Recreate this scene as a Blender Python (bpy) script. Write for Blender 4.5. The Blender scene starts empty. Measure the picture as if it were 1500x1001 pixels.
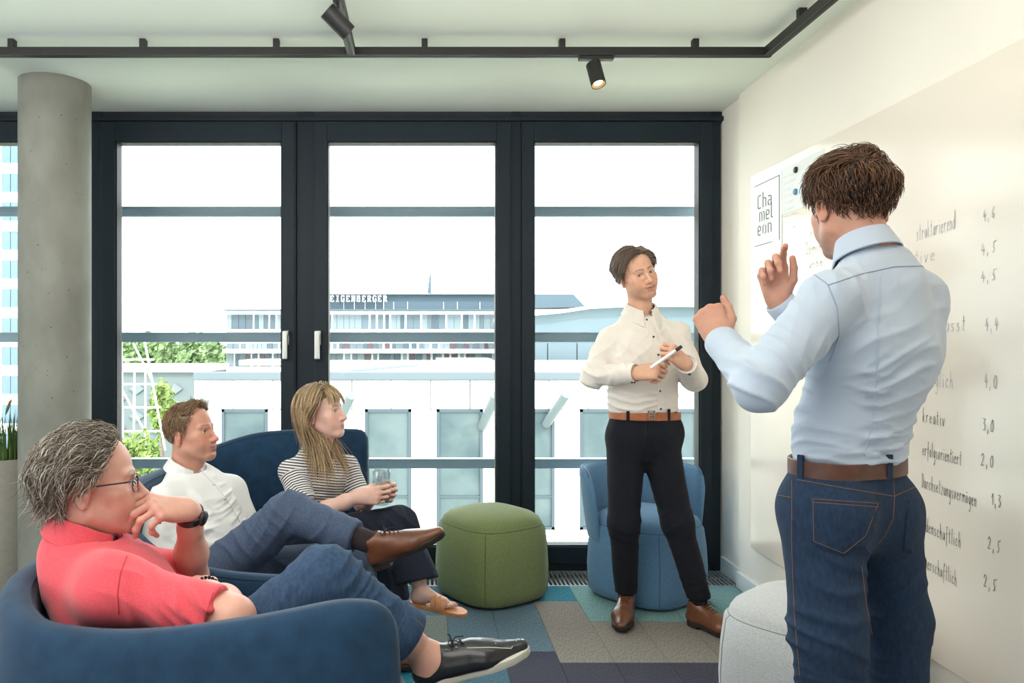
import bpy, bmesh, math, random
import numpy as np
from mathutils import Vector, Matrix, noise as mnoise
S = bpy.context.scene
COL = S.collection
R = math.radians
# ---------------------------------------------------------------- camera, world, sun, large lights, exposure
F_PX, CX, CY, CAM_H = 1100.0, 620.0, 505.0, 1.28
cam_d = bpy.data.cameras.new('camera')
cam_d.sensor_fit = 'HORIZONTAL'; cam_d.sensor_width = 36.0
cam_d.lens = F_PX / 1500 * 36
cam_d.shift_x = (750 - CX) / 1500
cam_d.shift_y = (CY - 500.5) / 1500
cam_d.clip_start = 0.05; cam_d.clip_end = 500
cam = bpy.data.objects.new('camera', cam_d); COL.objects.link(cam)
cam.location = (0, 0, CAM_H); cam.rotation_euler = (R(90), 0, 0)
S.camera = cam
W = bpy.data.worlds.new('sky'); S.world = W; W.use_nodes = True
bg = W.node_tree.nodes['Background']
bg.inputs[0].default_value = (0.93, 0.98, 1.0, 1); bg.inputs[1].default_value = 4.4
sun_d = bpy.data.lights.new('sun', 'SUN'); sun_d.energy = 2.8; sun_d.angle = R(1.5); sun_d.color = (1, .96, .9)
sun = bpy.data.objects.new('sun', sun_d); COL.objects.link(sun)
sun.rotation_euler = Vector((-0.45, 0.62, -0.64)).to_track_quat('-Z', 'Y').to_euler()
def area(name, loc, target, sx, sy, power, col):
    d = bpy.data.lights.new(name, 'AREA'); d.shape = 'RECTANGLE'; d.size = sx; d.size_y = sy
    d.energy = power; d.color = col
    o = bpy.data.objects.new(name, d); COL.objects.link(o); o.location = loc
    o.rotation_euler = (Vector(target) - Vector(loc)).to_track_quat('-Z', 'Y').to_euler()
    return o
# unseen area lamps added as fill, standing in for office windows and luminaires
area('side_fill', (-5.3, 0.6, 1.5), (0, 2.4, 1.1), 5.0, 2.2, 75, (.90, .97, 1.0))  # added cool fill from the left, where the wall is closed
area('rear_fill', (-1.8, -2.8, 1.5), (0, 2.5, 1.1), 4.5, 2.2, 22, (.98, .98, 1.0))  # added fill from behind the camera, no windows built there
area('overhead_fill', (-1.4, 0.4, 2.5), (-1.4, 0.4, 0), 2.6, 1.2, 30, (1, .94, .90))  # added downward fill above the frame, no fixture built
area('ceiling_uplight_fill', (-.8, 1.3, 2.12), (-.8, 1.9, 2.6), 3.4, .5, 27, (1, .965, .92))  # added uplight to brighten the ceiling, out of view
S.view_settings.view_transform = 'Standard'
try: S.view_settings.look = 'None'
except Exception: pass
S.view_settings.gamma = 1.0; S.view_settings.use_curve_mapping = False
S.view_settings.exposure = 0.56
S.cycles.use_denoising = True
S.cycles.max_bounces = 8; S.cycles.transparent_max_bounces = 12
S.cycles.sample_clamp_indirect = 6.0

# ---------------------------------------------------------------- helpers
def P(u, v, y):
    return Vector(((u - CX) * y / F_PX, y, CAM_H - (v - CY) * y / F_PX))
def lin(c):
    return tuple(((x / 255) / 12.92 if x / 255 <= .04045 else ((x / 255 + .055) / 1.055) ** 2.4) for x in c)
MATS = {}
def mat(name, rgb, rough=.6, metal=0, var=0, vscale=20, bump=0, bscale=200, rgb2=None, emit=0, spec=.5, sheen=0, sss=0, stretch=None, coat=0):
    """procedural principled material; rgb are sRGB 0..255"""
    m = bpy.data.materials.new(name); m.use_nodes = True; MATS[name] = m
    nt = m.node_tree; N = nt.nodes; L = nt.links
    b = N['Principled BSDF']; c = lin(rgb)
    b.inputs['Base Color'].default_value = (*c, 1); b.inputs['Roughness'].default_value = rough
    b.inputs['Metallic'].default_value = metal; b.inputs['Specular IOR Level'].default_value = spec
    if sheen: b.inputs['Sheen Weight'].default_value = sheen
    if coat: b.inputs['Coat Weight'].default_value = coat
    if sss:
        b.inputs['Subsurface Weight'].default_value = sss
        b.inputs['Subsurface Radius'].default_value = (.012, .005, .003); b.inputs['Subsurface Scale'].default_value = 1.0
    if emit:
        b.inputs['Emission Color'].default_value = (*c, 1); b.inputs['Emission Strength'].default_value = emit
    tc = N.new('ShaderNodeTexCoord'); vec = tc.outputs['Object']
    if stretch:
        mp = N.new('ShaderNodeMapping'); mp.inputs['Scale'].default_value = stretch
        L.new(vec, mp.inputs['Vector']); vec = mp.outputs['Vector']
    if var or rgb2:
        n = N.new('ShaderNodeTexNoise'); n.inputs['Scale'].default_value = vscale; n.inputs['Detail'].default_value = 4
        L.new(vec, n.inputs['Vector'])
        r = N.new('ShaderNodeValToRGB')
        c2 = lin(rgb2) if rgb2 else tuple(min(1, x * (1 + var)) for x in c)
        c1 = c if rgb2 else tuple(x * (1 - var) for x in c)
        r.color_ramp.elements[0].color = (*c1, 1); r.color_ramp.elements[1].color = (*c2, 1)
        r.color_ramp.elements[0].position = .35; r.color_ramp.elements[1].position = .65
        L.new(n.outputs['Fac'], r.inputs['Fac']); L.new(r.outputs['Color'], b.inputs['Base Color'])
    if bump:
        n2 = N.new('ShaderNodeTexNoise'); n2.inputs['Scale'].default_value = bscale; n2.inputs['Detail'].default_value = 3
        L.new(vec, n2.inputs['Vector'])
        bp = N.new('ShaderNodeBump'); bp.inputs['Strength'].default_value = bump; bp.inputs['Distance'].default_value = .002
        L.new(n2.outputs['Fac'], bp.inputs['Height']); L.new(bp.outputs['Normal'], b.inputs['Normal'])
    return m
def tag(o, label=None, cat=None, group=None, kind=None):
    if label: o['label'] = label
    if cat: o['category'] = cat
    if group: o['group'] = group
    if kind: o['kind'] = kind
    return o
def empty(name, loc=(0, 0, 0), rz=0, **kw):
    o = bpy.data.objects.new(name, None); COL.objects.link(o); o.location = loc; o.rotation_euler = (0, 0, rz)
    o.empty_display_size = .1
    return tag(o, **kw)
def link(name, me, m=None, parent=None, smooth=False, keep=False):
    if m is not None and not me.materials:
        for q in (m if isinstance(m, (list, tuple)) else [m]): me.materials.append(q)
    if smooth: me.polygons.foreach_set('use_smooth', [True] * len(me.polygons))
    o = bpy.data.objects.new(name, me); COL.objects.link(o)
    if parent is not None:
        o.parent = parent
        if keep: o.matrix_parent_inverse = pmat(parent).inverted()
    return o
def pmat(o):
    m = Matrix.LocRotScale(o.location, o.rotation_euler, o.scale)
    return (pmat(o.parent) @ o.matrix_parent_inverse @ m) if o.parent else m
class MB:
    """collects shapes for ONE mesh"""
    def __init__(s): s.v = []; s.f = []; s.mi = []; s.m = 0
    def add(s, vs, fs):
        o = len(s.v); s.v += [tuple(p) for p in vs]; s.f += [tuple(i + o for i in f) for f in fs]; s.mi += [s.m] * len(fs)
        return s
    def box(s, x0, x1, y0, y1, z0, z1, M=None, bev=0):
        if bev:
            bm = bmesh.new(); bmesh.ops.create_cube(bm, size=1)
            for q in bm.verts:
                q.co = Vector((x0 + (q.co.x + .5) * (x1 - x0), y0 + (q.co.y + .5) * (y1 - y0), z0 + (q.co.z + .5) * (z1 - z0)))
            bmesh.ops.bevel(bm, geom=list(bm.edges), offset=bev, segments=2, affect='EDGES', profile=.6)
            bm.verts.index_update()
            vs = [q.co.copy() for q in bm.verts]; fs = [[q.index for q in f.verts] for f in bm.faces]; bm.free()
        else:
            vs = [Vector((x, y, z)) for z in (z0, z1) for y in (y0, y1) for x in (x0, x1)]
            fs = [(0, 2, 3, 1), (4, 5, 7, 6), (0, 1, 5, 4), (2, 6, 7, 3), (0, 4, 6, 2), (1, 3, 7, 5)]
        if M is not None: vs = [M @ q for q in vs]
        return s.add(vs, fs)
    def tube(s, pts, r, n=8, cap=True, flat=None, closed=False):
        pts = [Vector(p) for p in pts]; rs = r if isinstance(r, (list, tuple)) else [r] * len(pts)
        m = len(pts); rings = []; up = None
        for i, p in enumerate(pts):
            if closed: t = pts[(i + 1) % m] - pts[i - 1]
            else: t = pts[min(i + 1, m - 1)] - pts[max(i - 1, 0)]
            t.normalize()
            if up is None:
                up = Vector((0, 0, 1)) if abs(t.z) < .9 else Vector((1, 0, 0))
            a = (up - t * up.dot(t)).normalized(); up = a; b = t.cross(a)
            fa, fb = flat if flat else (1, 1)
            rings.append([p + rs[i] * (a * fa * math.cos(2 * math.pi * k / n) + b * fb * math.sin(2 * math.pi * k / n)) for k in range(n)])
        return s.rings(rings, cap, closed)
    def rings(s, rings, cap=True, closed=False):
        n = len(rings[0]); vs = [p for r in rings for p in r]; fs = []
        m = len(rings)
        for i in range(m if closed else m - 1):
            for k in range(n):
                a, b = i * n + k, i * n + (k + 1) % n; j = ((i + 1) % m) * n
                fs.append((a, b, j + (k + 1) % n, j + k))
        if cap and not closed:
            fs.append(tuple(range(n))[::-1]); fs.append(tuple((m - 1) * n + k for k in range(n)))
        return s.add(vs, fs)
    def lathe(s, prof, n=24, c=(0, 0, 0), cap=True):
        return s.rings([[Vector((c[0] + r * math.cos(2 * math.pi * k / n), c[1] + r * math.sin(2 * math.pi * k / n), c[2] + z)) for k in range(n)] for r, z in prof], cap)
    def mesh(s, name):
        me = bpy.data.meshes.new(name); me.from_pydata(s.v, [], s.f)
        if any(s.mi): me.polygons.foreach_set('material_index', s.mi)
        me.update(); return me
    def build(s, name, m=None, parent=None, smooth=False, keep=False):
        me = s.mesh(name)
        bm = bmesh.new(); bm.from_mesh(me); bmesh.ops.recalc_face_normals(bm, faces=bm.faces); bm.to_mesh(me); bm.free()
        return link(name, me, m, parent, smooth, keep)
def autosmooth(o, ang=40):
    me = o.data
    bm = bmesh.new(); bm.from_mesh(me)
    for f in bm.faces: f.smooth = True
    for e in bm.edges:
        if len(e.link_faces) == 2 and e.calc_face_angle(0) > R(ang): e.smooth = False
    bm.to_mesh(me); bm.free(); return o

# ---------------------------------------------------------------- materials
M_ceil = mat('ceiling_paint', (244, 248, 238), .9)
M_wall = mat('wall_paint', (247, 239, 228), .85, var=.01, vscale=3)
M_board = mat('whiteboard_enamel', (243, 231, 218), .16, spec=.4)
M_base = mat('baseboard_white', (226, 232, 232), .6)
M_frame = mat('anthracite_aluminium', (28, 39, 48), .5, var=.06, vscale=6, spec=.25)
M_dark = mat('dark_reveal', (24, 30, 35), .6)
M_gask = mat('glazing_gasket', (12, 14, 16), .6)
M_steel = mat('brushed_handle', (196, 198, 194), .35, metal=.85)
M_track = mat('black_track', (34, 32, 32), .5)
M_conc = mat('fair_faced_concrete', (130, 129, 120), .85, rgb2=(150, 149, 140), vscale=5, bump=.25, bscale=60, stretch=(1, 1, .6))
M_pore = mat('concrete_pore', (96, 94, 90), .9)
M_grille = mat('grille_aluminium', (178, 182, 182), .4, metal=.6)
M_pit = mat('grille_pit', (20, 22, 24), .8)
M_ext = mat('exterior_bar', (112, 132, 144), .5)
def glass_mat():
    m = bpy.data.materials.new('window_glass'); m.use_nodes = True; nt = m.node_tree; N = nt.nodes; L = nt.links
    N.remove(N['Principled BSDF']); out = N['Material Output']
    t = N.new('ShaderNodeBsdfTransparent'); t.inputs[0].default_value = (.965, .985, .985, 1)
    g = N.new('ShaderNodeBsdfGlossy'); g.inputs['Roughness'].default_value = .02
    fr = N.new('ShaderNodeFresnel'); fr.inputs[0].default_value = 1.25
    mx = N.new('ShaderNodeMixShader'); L.new(fr.outputs[0], mx.inputs[0]); L.new(t.outputs[0], mx.inputs[1]); L.new(g.outputs[0], mx.inputs[2])
    L.new(mx.outputs[0], out.inputs[0]); return m
M_glass = glass_mat()

# ---------------------------------------------------------------- room shell
WY, WX, CZ = 4.26, 1.665, 2.60          # window plane, right wall, ceiling
LX, BY = -5.6, -3.2
PXM = F_PX / WY
def wx(u): return (u - CX) / PXM
def wz(v): return CAM_H - (v - CY) / PXM
tag(MB().box(LX - .2, WX + .2, BY - .2, WY + .12, CZ, CZ + .2).build('ceiling', M_ceil), kind='structure')
M_sub = mat('carpet_field', (86, 108, 118), .95, var=.12, vscale=60, bump=.3, bscale=500)
floor = tag(MB().box(LX - .2, WX + .2, BY - .2, 3.98, -.2, -.0125).build('floor', M_sub), kind='structure')
wr = tag(MB().box(WX, WX + .2, BY - .2, WY - .30, 0, CZ).build('wall_right', M_wall), kind='structure')
tag(MB().box(WX + .028, WX + .2, WY - .30, WY + .12, 0, CZ).build('wall_right_return', M_wall), kind='structure')
tag(MB().box(LX - .2, LX, BY - .2, WY, 0, CZ).build('wall_left', M_wall), kind='structure')
tag(MB().box(LX - .2, WX + .2, BY - .2, BY, 0, CZ).build('wall_back', M_wall), kind='structure')
b = MB().box(WX - .016, WX + .01, BY, WY - .30, 0, .085, bev=.003); tag(b.build('baseboard_right', M_base), kind='structure')
b = MB().box(WX + .012, WX + .04, WY - .30, WY - .02, 0, .085, bev=.003); tag(b.build('baseboard_right_return', M_base), kind='structure')

# carpet: planks laid towards the window, each a piece of the floor
CARP = {'taupe': (136, 130, 124), 'plum': (62, 62, 78), 'slate': (92, 116, 132), 'teal': (40, 120, 142), 'mint': (118, 156, 156), 'steel': (70, 106, 124), 'sand': (120, 126, 122)}
CM = {k: mat('carpet_' + k, tuple(int(x * .86) for x in c), .97, rgb2=tuple(min(255, int(x * 1.14)) for x in c), vscale=130, bump=.5, bscale=420, stretch=(1.6, .5, 1)) for k, c in CARP.items()}
tile_cache = {}
def carpet(x0, x1, y0, y1, k):
    key = (round(x1 - x0, 3), round(y1 - y0, 3), k)
    if key not in tile_cache:
        w, d = x1 - x0, y1 - y0
        mb = MB().box(.0008, w - .0008, .0008, d - .0008, -.012, 0)
        o = mb.build('carpet_plank', CM[k], floor); tile_cache[key] = o.data
    else:
        o = link('carpet_plank', tile_cache[key], None, floor)
    o.location = (x0, y0, 0)
random.seed(4)
strips = {   # X start of strip: list of (y_from, colour); strip width .22
    -.33: [(1.4, 'plum'), (2.4, 'steel'), (3.15, 'sand'), (3.5, 'mint')],
    -.11: [(1.4, 'plum'), (2.3, 'teal'), (3.15, 'sand'), (3.55, 'steel')],
    .11: [(1.4, 'plum'), (2.5, 'steel'), (3.13, 'slate'), (3.745, 'teal')],
    .33: [(1.4, 'plum'), (2.3, 'plum'), (3.13, 'slate'), (3.745, 'teal')],
    .55: [(1.4, 'slate'), (2.2, 'plum'), (3.02, 'taupe'), (3.745, 'teal')],
    .77: [(1.4, 'slate'), (2.2, 'plum'), (3.02, 'taupe'), (3.47, 'mint')],
    .99: [(1.4, 'slate'), (2.2, 'plum'), (3.02, 'taupe'), (3.47, 'mint')],
    1.21: [(1.4, 'taupe'), (2.2, 'plum'), (3.02, 'taupe'), (3.47, 'mint')],
    1.43: [(1.4, 'taupe'), (2.2, 'plum'), (3.02, 'taupe'), (3.47, 'mint')]}
for x0, rows in strips.items():
    x1 = min(x0 + .22, WX - .017)
    for i, (ya, k) in enumerate(rows):
        carpet(x0, x1, ya, rows[i + 1][0] if i + 1 < len(rows) else 3.98, k)
for i in range(10):
    x0 = -.55 - .22 * i; ys = [1.4, 2.0 + .3 * (i % 3), 2.9 + .2 * (i % 2), 3.98]
    for a, c in zip(ys, ys[1:]): carpet(x0, x0 + .22, a, c, random.choice(['steel', 'teal', 'slate', 'mint']))

# convector grille in the floor along the windows
gr = empty('floor_grille', (0, 4.12, 0), label='aluminium convector grille let into the floor below the windows', cat='grille')
MB().box(LX, WX + .06, 3.98, WY + .1, -.2, -.06).build('pit', M_pit, gr, keep=True)
g = MB(); x = -2.6
while x < WX + .02:
    g.box(x, x + .009, 3.995, 4.235, -.03, -.002); x += .0235
tag(g.build('slats', M_grille, gr, keep=True), kind='stuff')
for ya in (3.98, 4.10, 4.235):
    MB().box(LX, WX + .028, ya, ya + .012, -.04, 0).build('rail', M_grille, gr, keep=True)

# ---------------------------------------------------------------- window wall
def sash(n, ua, ub, ga, gb, handle=None):
    """window leaf: outer sash u range, glass u range"""
    w = empty('window_%d' % n, (wx((ua + ub) / 2), WY, 0), kind='structure')
    x0, x1, a, c = wx(ua), wx(ub), wx(ga), wx(gb)
    zt, gt, gb_, zb = wz(182), wz(209), wz(799), wz(824)
    y0, y1 = WY - .035, WY + .05
    for nm, bx in (('stile', (x0, a, y0, y1, zb, zt)), ('stile', (c, x1, y0, y1, zb, zt)), ('top_rail', (a, c, y0, y1, gt, zt)), ('bottom_rail', (a, c, y0, y1, zb, gb_))):
        MB().box(*bx, bev=.004).build(nm, M_frame, w, keep=True)
    g = MB()
    e = .007
    g.box(a - .002, a + e, y0 + .012, y1, gb_, gt); g.box(c - e, c + .002, y0 + .012, y1, gb_, gt)
    g.box(a, c, y0 + .012, y1, gt - e, gt + .002); g.box(a, c, y0 + .012, y1, gb_ - .002, gb_ + e)
    g.build('gasket', M_gask, w, keep=True)
    MB().box(a, c, WY + .012, WY + .022, gb_, gt).build('pane', M_glass, w, keep=True)
    # inner groove shadow gap around the leaf
    h = MB(); t = .006
    h.box(x0 - t, x0, WY - .03, WY + .04, zb, zt + t); h.box(x1, x1 + t, WY - .03, WY + .04, zb, zt + t); h.box(x0, x1, WY - .03, WY + .04, zt, zt + t)
    h.build('shadow_gap', M_gask, w, keep=True)
    if handle:
        hx = wx(handle); hz = wz(490)
        hb = MB().box(hx - .013, hx + .013, y0 - .012, y0 + .002, hz - .06, hz + .075 - .055, bev=.003)
        ho = hb.build('handle', M_steel, w, keep=True)
        hh = MB().box(hx - .016, hx + .016, y0 - .055, y0 - .012, hz - .005, hz + .018, bev=.004)
        hh.box(hx - .016, hx + .012, y0 - .058, y0 - .038, hz - .14, hz + .018, bev=.005)
        hh.build('lever', M_steel, ho, keep=True)
    return w
sash(1, 152, 433, 172, 414, 422)
sash(2, 462, 746, 480, 727, 468)
sash(3, 765, 1040, 781, 1023)
sash(4, -157, 124, -137, 106)
sash(5, -464, -185, -446, -203)
for i, (ua, ub) in enumerate(((124, 152), (433, 462), (746, 765), (1040, 1056), (-185, -157), (-520, -464))):
    tag(MB().box(wx(ua) + .006, wx(ub) - .006, WY - .01, WY + .12, 0, CZ, bev=.003).build('trim_%d' % (i + 1), M_frame), kind='structure')
tag(MB().box(LX, WX + .03, WY - .005, WY + .12, wz(182) + .006, CZ).build('trim_7', M_dark), kind='structure')
tag(MB().box(LX, WX + .03, WY - .03, WY - .004, wz(182) + .012, wz(172), bev=.003).build('trim_8', M_frame), kind='structure')
tag(MB().box(LX, WX + .03, WY - .005, WY + .14, -.06, wz(824)).build('trim_9', M_dark), kind='structure')
tag(MB().box(LX, wx(-520), WY - .005, WY + .12, 0, CZ).build('wall_window_side', M_wall), kind='structure')
# aluminium guard bars outside the panes
for v, lb in ((310.5, 'uppermost grey guard bar running outside all the windows'), (494.5, 'middle grey guard bar outside the windows at handle height'), (679.5, 'lowest grey guard bar outside the windows at knee height')):
    z = CAM_H - (v - CY) / (F_PX / 4.55)
    o = empty('guard_bar', (0, 4.56, z), label=lb, cat='guard bar', group='guard bars outside the windows')
    MB().box(-5.4, 2.6, -.02, .02, -.029, .025, bev=.004).build('rail', M_ext, o)
    MB().box(-5.4, 2.6, -.026, .026, .025, .031).build('cap_strip', mat('bar_cap', (150, 164, 170), .4), o)
    for xb in (-4.0, -2.68, -1.49, -.645, .52, 1.70): MB().box(xb, xb + .03, .02, .06, -.02, .02).build('bracket', M_ext, o)

# ---------------------------------------------------------------- concrete column
cx0, cy0, cr = -1.862, 3.80, .168
colm = empty('concrete_column', (cx0, cy0, 0), label='round fair-faced concrete column between the planter and the windows', cat='column')
prof = [(cr, z) for z in np.linspace(0, CZ, 14)]
MB().lathe(prof, 64, cap=False).build('shaft', M_conc, colm, smooth=True)
random.seed(2); pm = MB()
for i in range(46):
    a = R(random.uniform(195, 350)); z = random.uniform(.9, 2.5); r = random.uniform(.0015, .0042)
    c = Vector(((cr - .0004) * math.cos(a), (cr - .0004) * math.sin(a), z)); n = Vector((math.cos(a), math.sin(a), 0)); t = Vector((-n.y, n.x, 0))
    k = 7; q = [c + n * .0012 + r * (t * math.cos(2 * math.pi * j / k) * random.uniform(.8, 1.6) + Vector((0, 0, 1)) * math.sin(2 * math.pi * j / k)) for j in range(k)]
    pm.add(q, [tuple(range(k))])
tag(pm.build('air_pores', M_pore, colm), kind='stuff')

# ---------------------------------------------------------------- track lighting
TZ = 2.545
M_bulb = mat('lamp_glow', (255, 226, 176), .5, emit=14)
M_refl = mat('lamp_reflector', (196, 170, 130), .3, metal=.5)
def track(name, x0, x1, y0, y1, label, clips):
    t = empty(name, ((x0 + x1) / 2, (y0 + y1) / 2, TZ), label=label, cat='light track', group='ceiling light tracks')
    MB().box(x0, x1, y0, y1, TZ - .018, TZ + .018, bev=.002).build('rail', M_track, t, keep=True)
    if x1 - x0 > y1 - y0:
        MB().box(x0, x1, y0 + .012, y1 - .012, TZ - .0195, TZ - .0175).build('slot', M_gask, t, keep=True)
        for c in clips: MB().box(c - .013, c + .013, y0 + .002, y1 - .002, TZ + .017, CZ, bev=.002).build('clip', M_track, t, keep=True)
    else:
        MB().box(x0 + .012, x1 - .012, y0, y1, TZ - .0195, TZ - .0175).build('slot', M_gask, t, keep=True)
        for c in clips: MB().box(x0 + .002, x1 - .002, c - .013, c + .013, TZ + .017, CZ, bev=.002).build('clip', M_track, t, keep=True)
    return t
TY = 3.25
track('light_track', -5.0, 1.505, TY - .018, TY + .018, 'long black light track under the ceiling, parallel to the windows', [(u - CX) / (F_PX / TY) for u in (-380, -180, 18, 210, 405, 622, 823, 1018)])
track('light_track', 1.469, 1.505, -2.5, TY - .018, 'black light track under the ceiling along the whiteboard wall', [2.95, 2.35, 1.75, 1.1, .4, -.4, -1.2])
track('light_track', -.328, -.292, -2.5, TY - .018, 'black light track running from the T-joint towards the viewer', [1.9, 1.2, .4, -.4, -1.2])
def spot(name, px, py, aim, label, power, drop=.075, adapter=(.15, .03), cone_=80):
    """track spotlight: adapter, stem, cylinder, lit lens"""
    s = empty(name, (px, py, TZ), label=label, cat='spotlight', group='black track spotlights')
    ax, ay = adapter
    MB().box(-ax / 2, ax / 2, -ay / 2, ay / 2, -.034, -.019, bev=.002).build('adapter', M_track, s)
    MB().tube([(0, 0, -.03), (0, 0, -.05)], .006, 10).build('stem', M_track, s)
    q = Vector(aim).normalized().to_track_quat('-Z', 'Y').to_matrix().to_4x4()
    T = Matrix.Translation((0, 0, -drop - .02)) @ q
    def tr(mb): mb.v = [tuple(T @ Vector(p)) for p in mb.v]; return mb
    r, h = .032, .054
    autosmooth(tr(MB().lathe([(.004, h), (r - .002, h), (r, h - .002), (r, -h), (r - .003, -h), (r - .004, -h + .012), (.001, -h + .013)], 32, cap=False)).build('housing', M_track, s))
    rf = tr(MB().lathe([(r - .0035, -h + .002), (r - .012, -h + .011), (.001, -h + .0115)], 32, cap=False)).build('reflector', M_refl, s, smooth=True)
    tr(MB().lathe([(.0005, -h + .006), (.014, -h + .007), (.018, -h + .0105)], 24, cap=False)).build('lens', M_bulb, rf, smooth=True)
    ld = bpy.data.lights.new('spot_lamp', 'SPOT'); ld.energy = power; ld.color = (1, .80, .58); ld.spot_size = R(cone_); ld.spot_blend = 1.0; ld.shadow_soft_size = .02
    lo = bpy.data.objects.new('spot_lamp', ld); COL.objects.link(lo)
    lo.parent = s; lo.matrix_local = Matrix.Translation(T @ Vector((0, 0, -h - .004))) @ q
    return s
spot('track_spotlight', (873 - CX) / (F_PX / TY) , TY, (.16, -.33, -1), 'lit black cylindrical spotlight hanging from the track before the right window', 3.5)
spot('track_spotlight', -.31, 2.72, (1.35, .75, -1.15), 'tilted black spotlight beside the T-joint of the tracks, seen from its side', 11, adapter=(.03, .15))
spot('track_spotlight', 1.487, 1.50, (-.42, .30, -1), 'black spotlight on the whiteboard track above the person in pale blue, out of the picture', 5, adapter=(.03, .15), cone_=56)
# ================================================================ stroke lettering
GLY = {  # handwriting: polylines on a 0..1 wide cell, x-height .5, ascender 1, descender -.45
 'a': [[(.7,.45),(.4,.52),(.15,.3),(.25,.02),(.55,.1),(.7,.45),(.72,.05),(.9,0)]], 'b': [[(.2,1),(.15,.05),(.5,0),(.65,.25),(.45,.48),(.2,.4)]],
 'c': [[(.65,.42),(.4,.5),(.15,.25),(.35,0),(.7,.08)]], 'd': [[(.6,.42),(.3,.48),(.1,.22),(.3,0),(.6,.15),(.68,1),(.68,0)]],
 'e': [[(.15,.25),(.6,.32),(.5,.5),(.2,.42),(.15,.12),(.4,0),(.75,.1)]], 'f': [[(.7,.9),(.5,1),(.38,.7),(.35,-.3)],[(.1,.5),(.65,.52)]],
 'g': [[(.65,.45),(.35,.5),(.15,.25),(.35,.02),(.62,.2),(.66,.45),(.6,-.35),(.35,-.48),(.15,-.35)]], 'h': [[(.2,1),(.18,0)],[(.18,.3),(.45,.5),(.62,.35),(.65,-.05)]],
 'i': [[(.3,.5),(.32,.05),(.5,0)],[(.32,.7),(.34,.74)]], 'k': [[(.2,1),(.15,0)],[(.6,.5),(.2,.22),(.65,0)]], 'l': [[(.3,1),(.28,.08),(.5,0)]],
 'm': [[(.08,.5),(.08,0)],[(.08,.35),(.3,.5),(.42,.35),(.42,0)],[(.42,.35),(.65,.5),(.8,.35),(.82,0)]], 'n': [[(.15,.5),(.15,0)],[(.15,.35),(.45,.5),(.62,.35),(.65,0)]],
 'o': [[(.4,.5),(.12,.3),(.25,.02),(.55,.05),(.65,.3),(.4,.5)]], 'r': [[(.2,.5),(.2,0)],[(.2,.3),(.4,.5),(.68,.46)]], 's': [[(.6,.48),(.25,.45),(.3,.27),(.6,.18),(.5,0),(.15,.05)]],
 't': [[(.4,.9),(.36,.05),(.6,0)],[(.12,.58),(.68,.62)]], 'u': [[(.15,.5),(.18,.08),(.45,0),(.62,.2),(.65,.5),(.68,0)]], 'v': [[(.12,.5),(.35,0),(.65,.52)]],
 'w': [[(.05,.5),(.22,0),(.42,.4),(.6,0),(.85,.52)]], 'z': [[(.12,.5),(.6,.5),(.15,0),(.65,0)]], 'x': [[(.1,.5),(.6,0)],[(.6,.5),(.1,0)]],
 'D': [[(.2,1),(.15,0)],[(.02,.95),(.5,.9),(.75,.5),(.55,.08),(.1,0)]],
 '0': [[(.4,.85),(.15,.5),(.25,.05),(.5,0),(.68,.4),(.55,.82),(.4,.85)]], '1': [[(.1,.5),(.45,.85),(.4,0)]], '2': [[(.12,.65),(.35,.88),(.6,.7),(.45,.35),(.15,0),(.65,.02)]],
 '3': [[(.15,.85),(.55,.82),(.3,.5),(.6,.35),(.45,0),(.15,.02)]], '4': [[(.35,.9),(.15,.35),(.7,.38)],[(.5,.6),(.45,-.05)]], '5': [[(.45,.8),(.4,.45),(.6,.3),(.5,.02),(.25,.02)],[(.45,.82),(.95,.9)]],
 '6': [[(.55,.9),(.25,.5),(.2,.1),(.5,0),(.62,.22),(.3,.38)]], ',': [[(.3,.1),(.2,-.22)]], '"': [[(.3,.68),(.32,.74)],[(.5,.68),(.52,.74)]], ' ': []}
GLY['ä'] = GLY['a'] + [[(.3, .68), (.32, .75)], [(.52, .7), (.54, .77)]]; GLY['ö'] = GLY['o'] + [[(.28, .68), (.3, .75)], [(.5, .7), (.52, .77)]]
def handwriting(text, origin, xdir, ydir, h, w, thick, rng, nrm, drift=0, slant=.08):
    """thin pen-stroke ribbons lying on a board"""
    mb = MB(); x = 0
    for ch in text:
        cw = w * (.55 if ch in 'il,1' else 1.15 if ch == 'm' else .85)
        for poly in GLY.get(ch, []):
            pts = [(x + (px + slant * py) * cw + rng.uniform(-.02, .02) * cw, (py + rng.uniform(-.02, .02)) * h + drift * x) for px, py in poly]
            W3 = [origin + xdir * a + ydir * b for a, b in pts]
            for p, q in zip(W3, W3[1:]):
                d = (q - p)
                if d.length < 1e-6: continue
                d.normalize(); s = d.cross(nrm).normalized() * thick
                e = d * thick * .5
                mb.add([p - s - e, p + s - e, q + s + e, q - s + e], [(0, 1, 2, 3)])
        x += cw
    return mb
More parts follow.
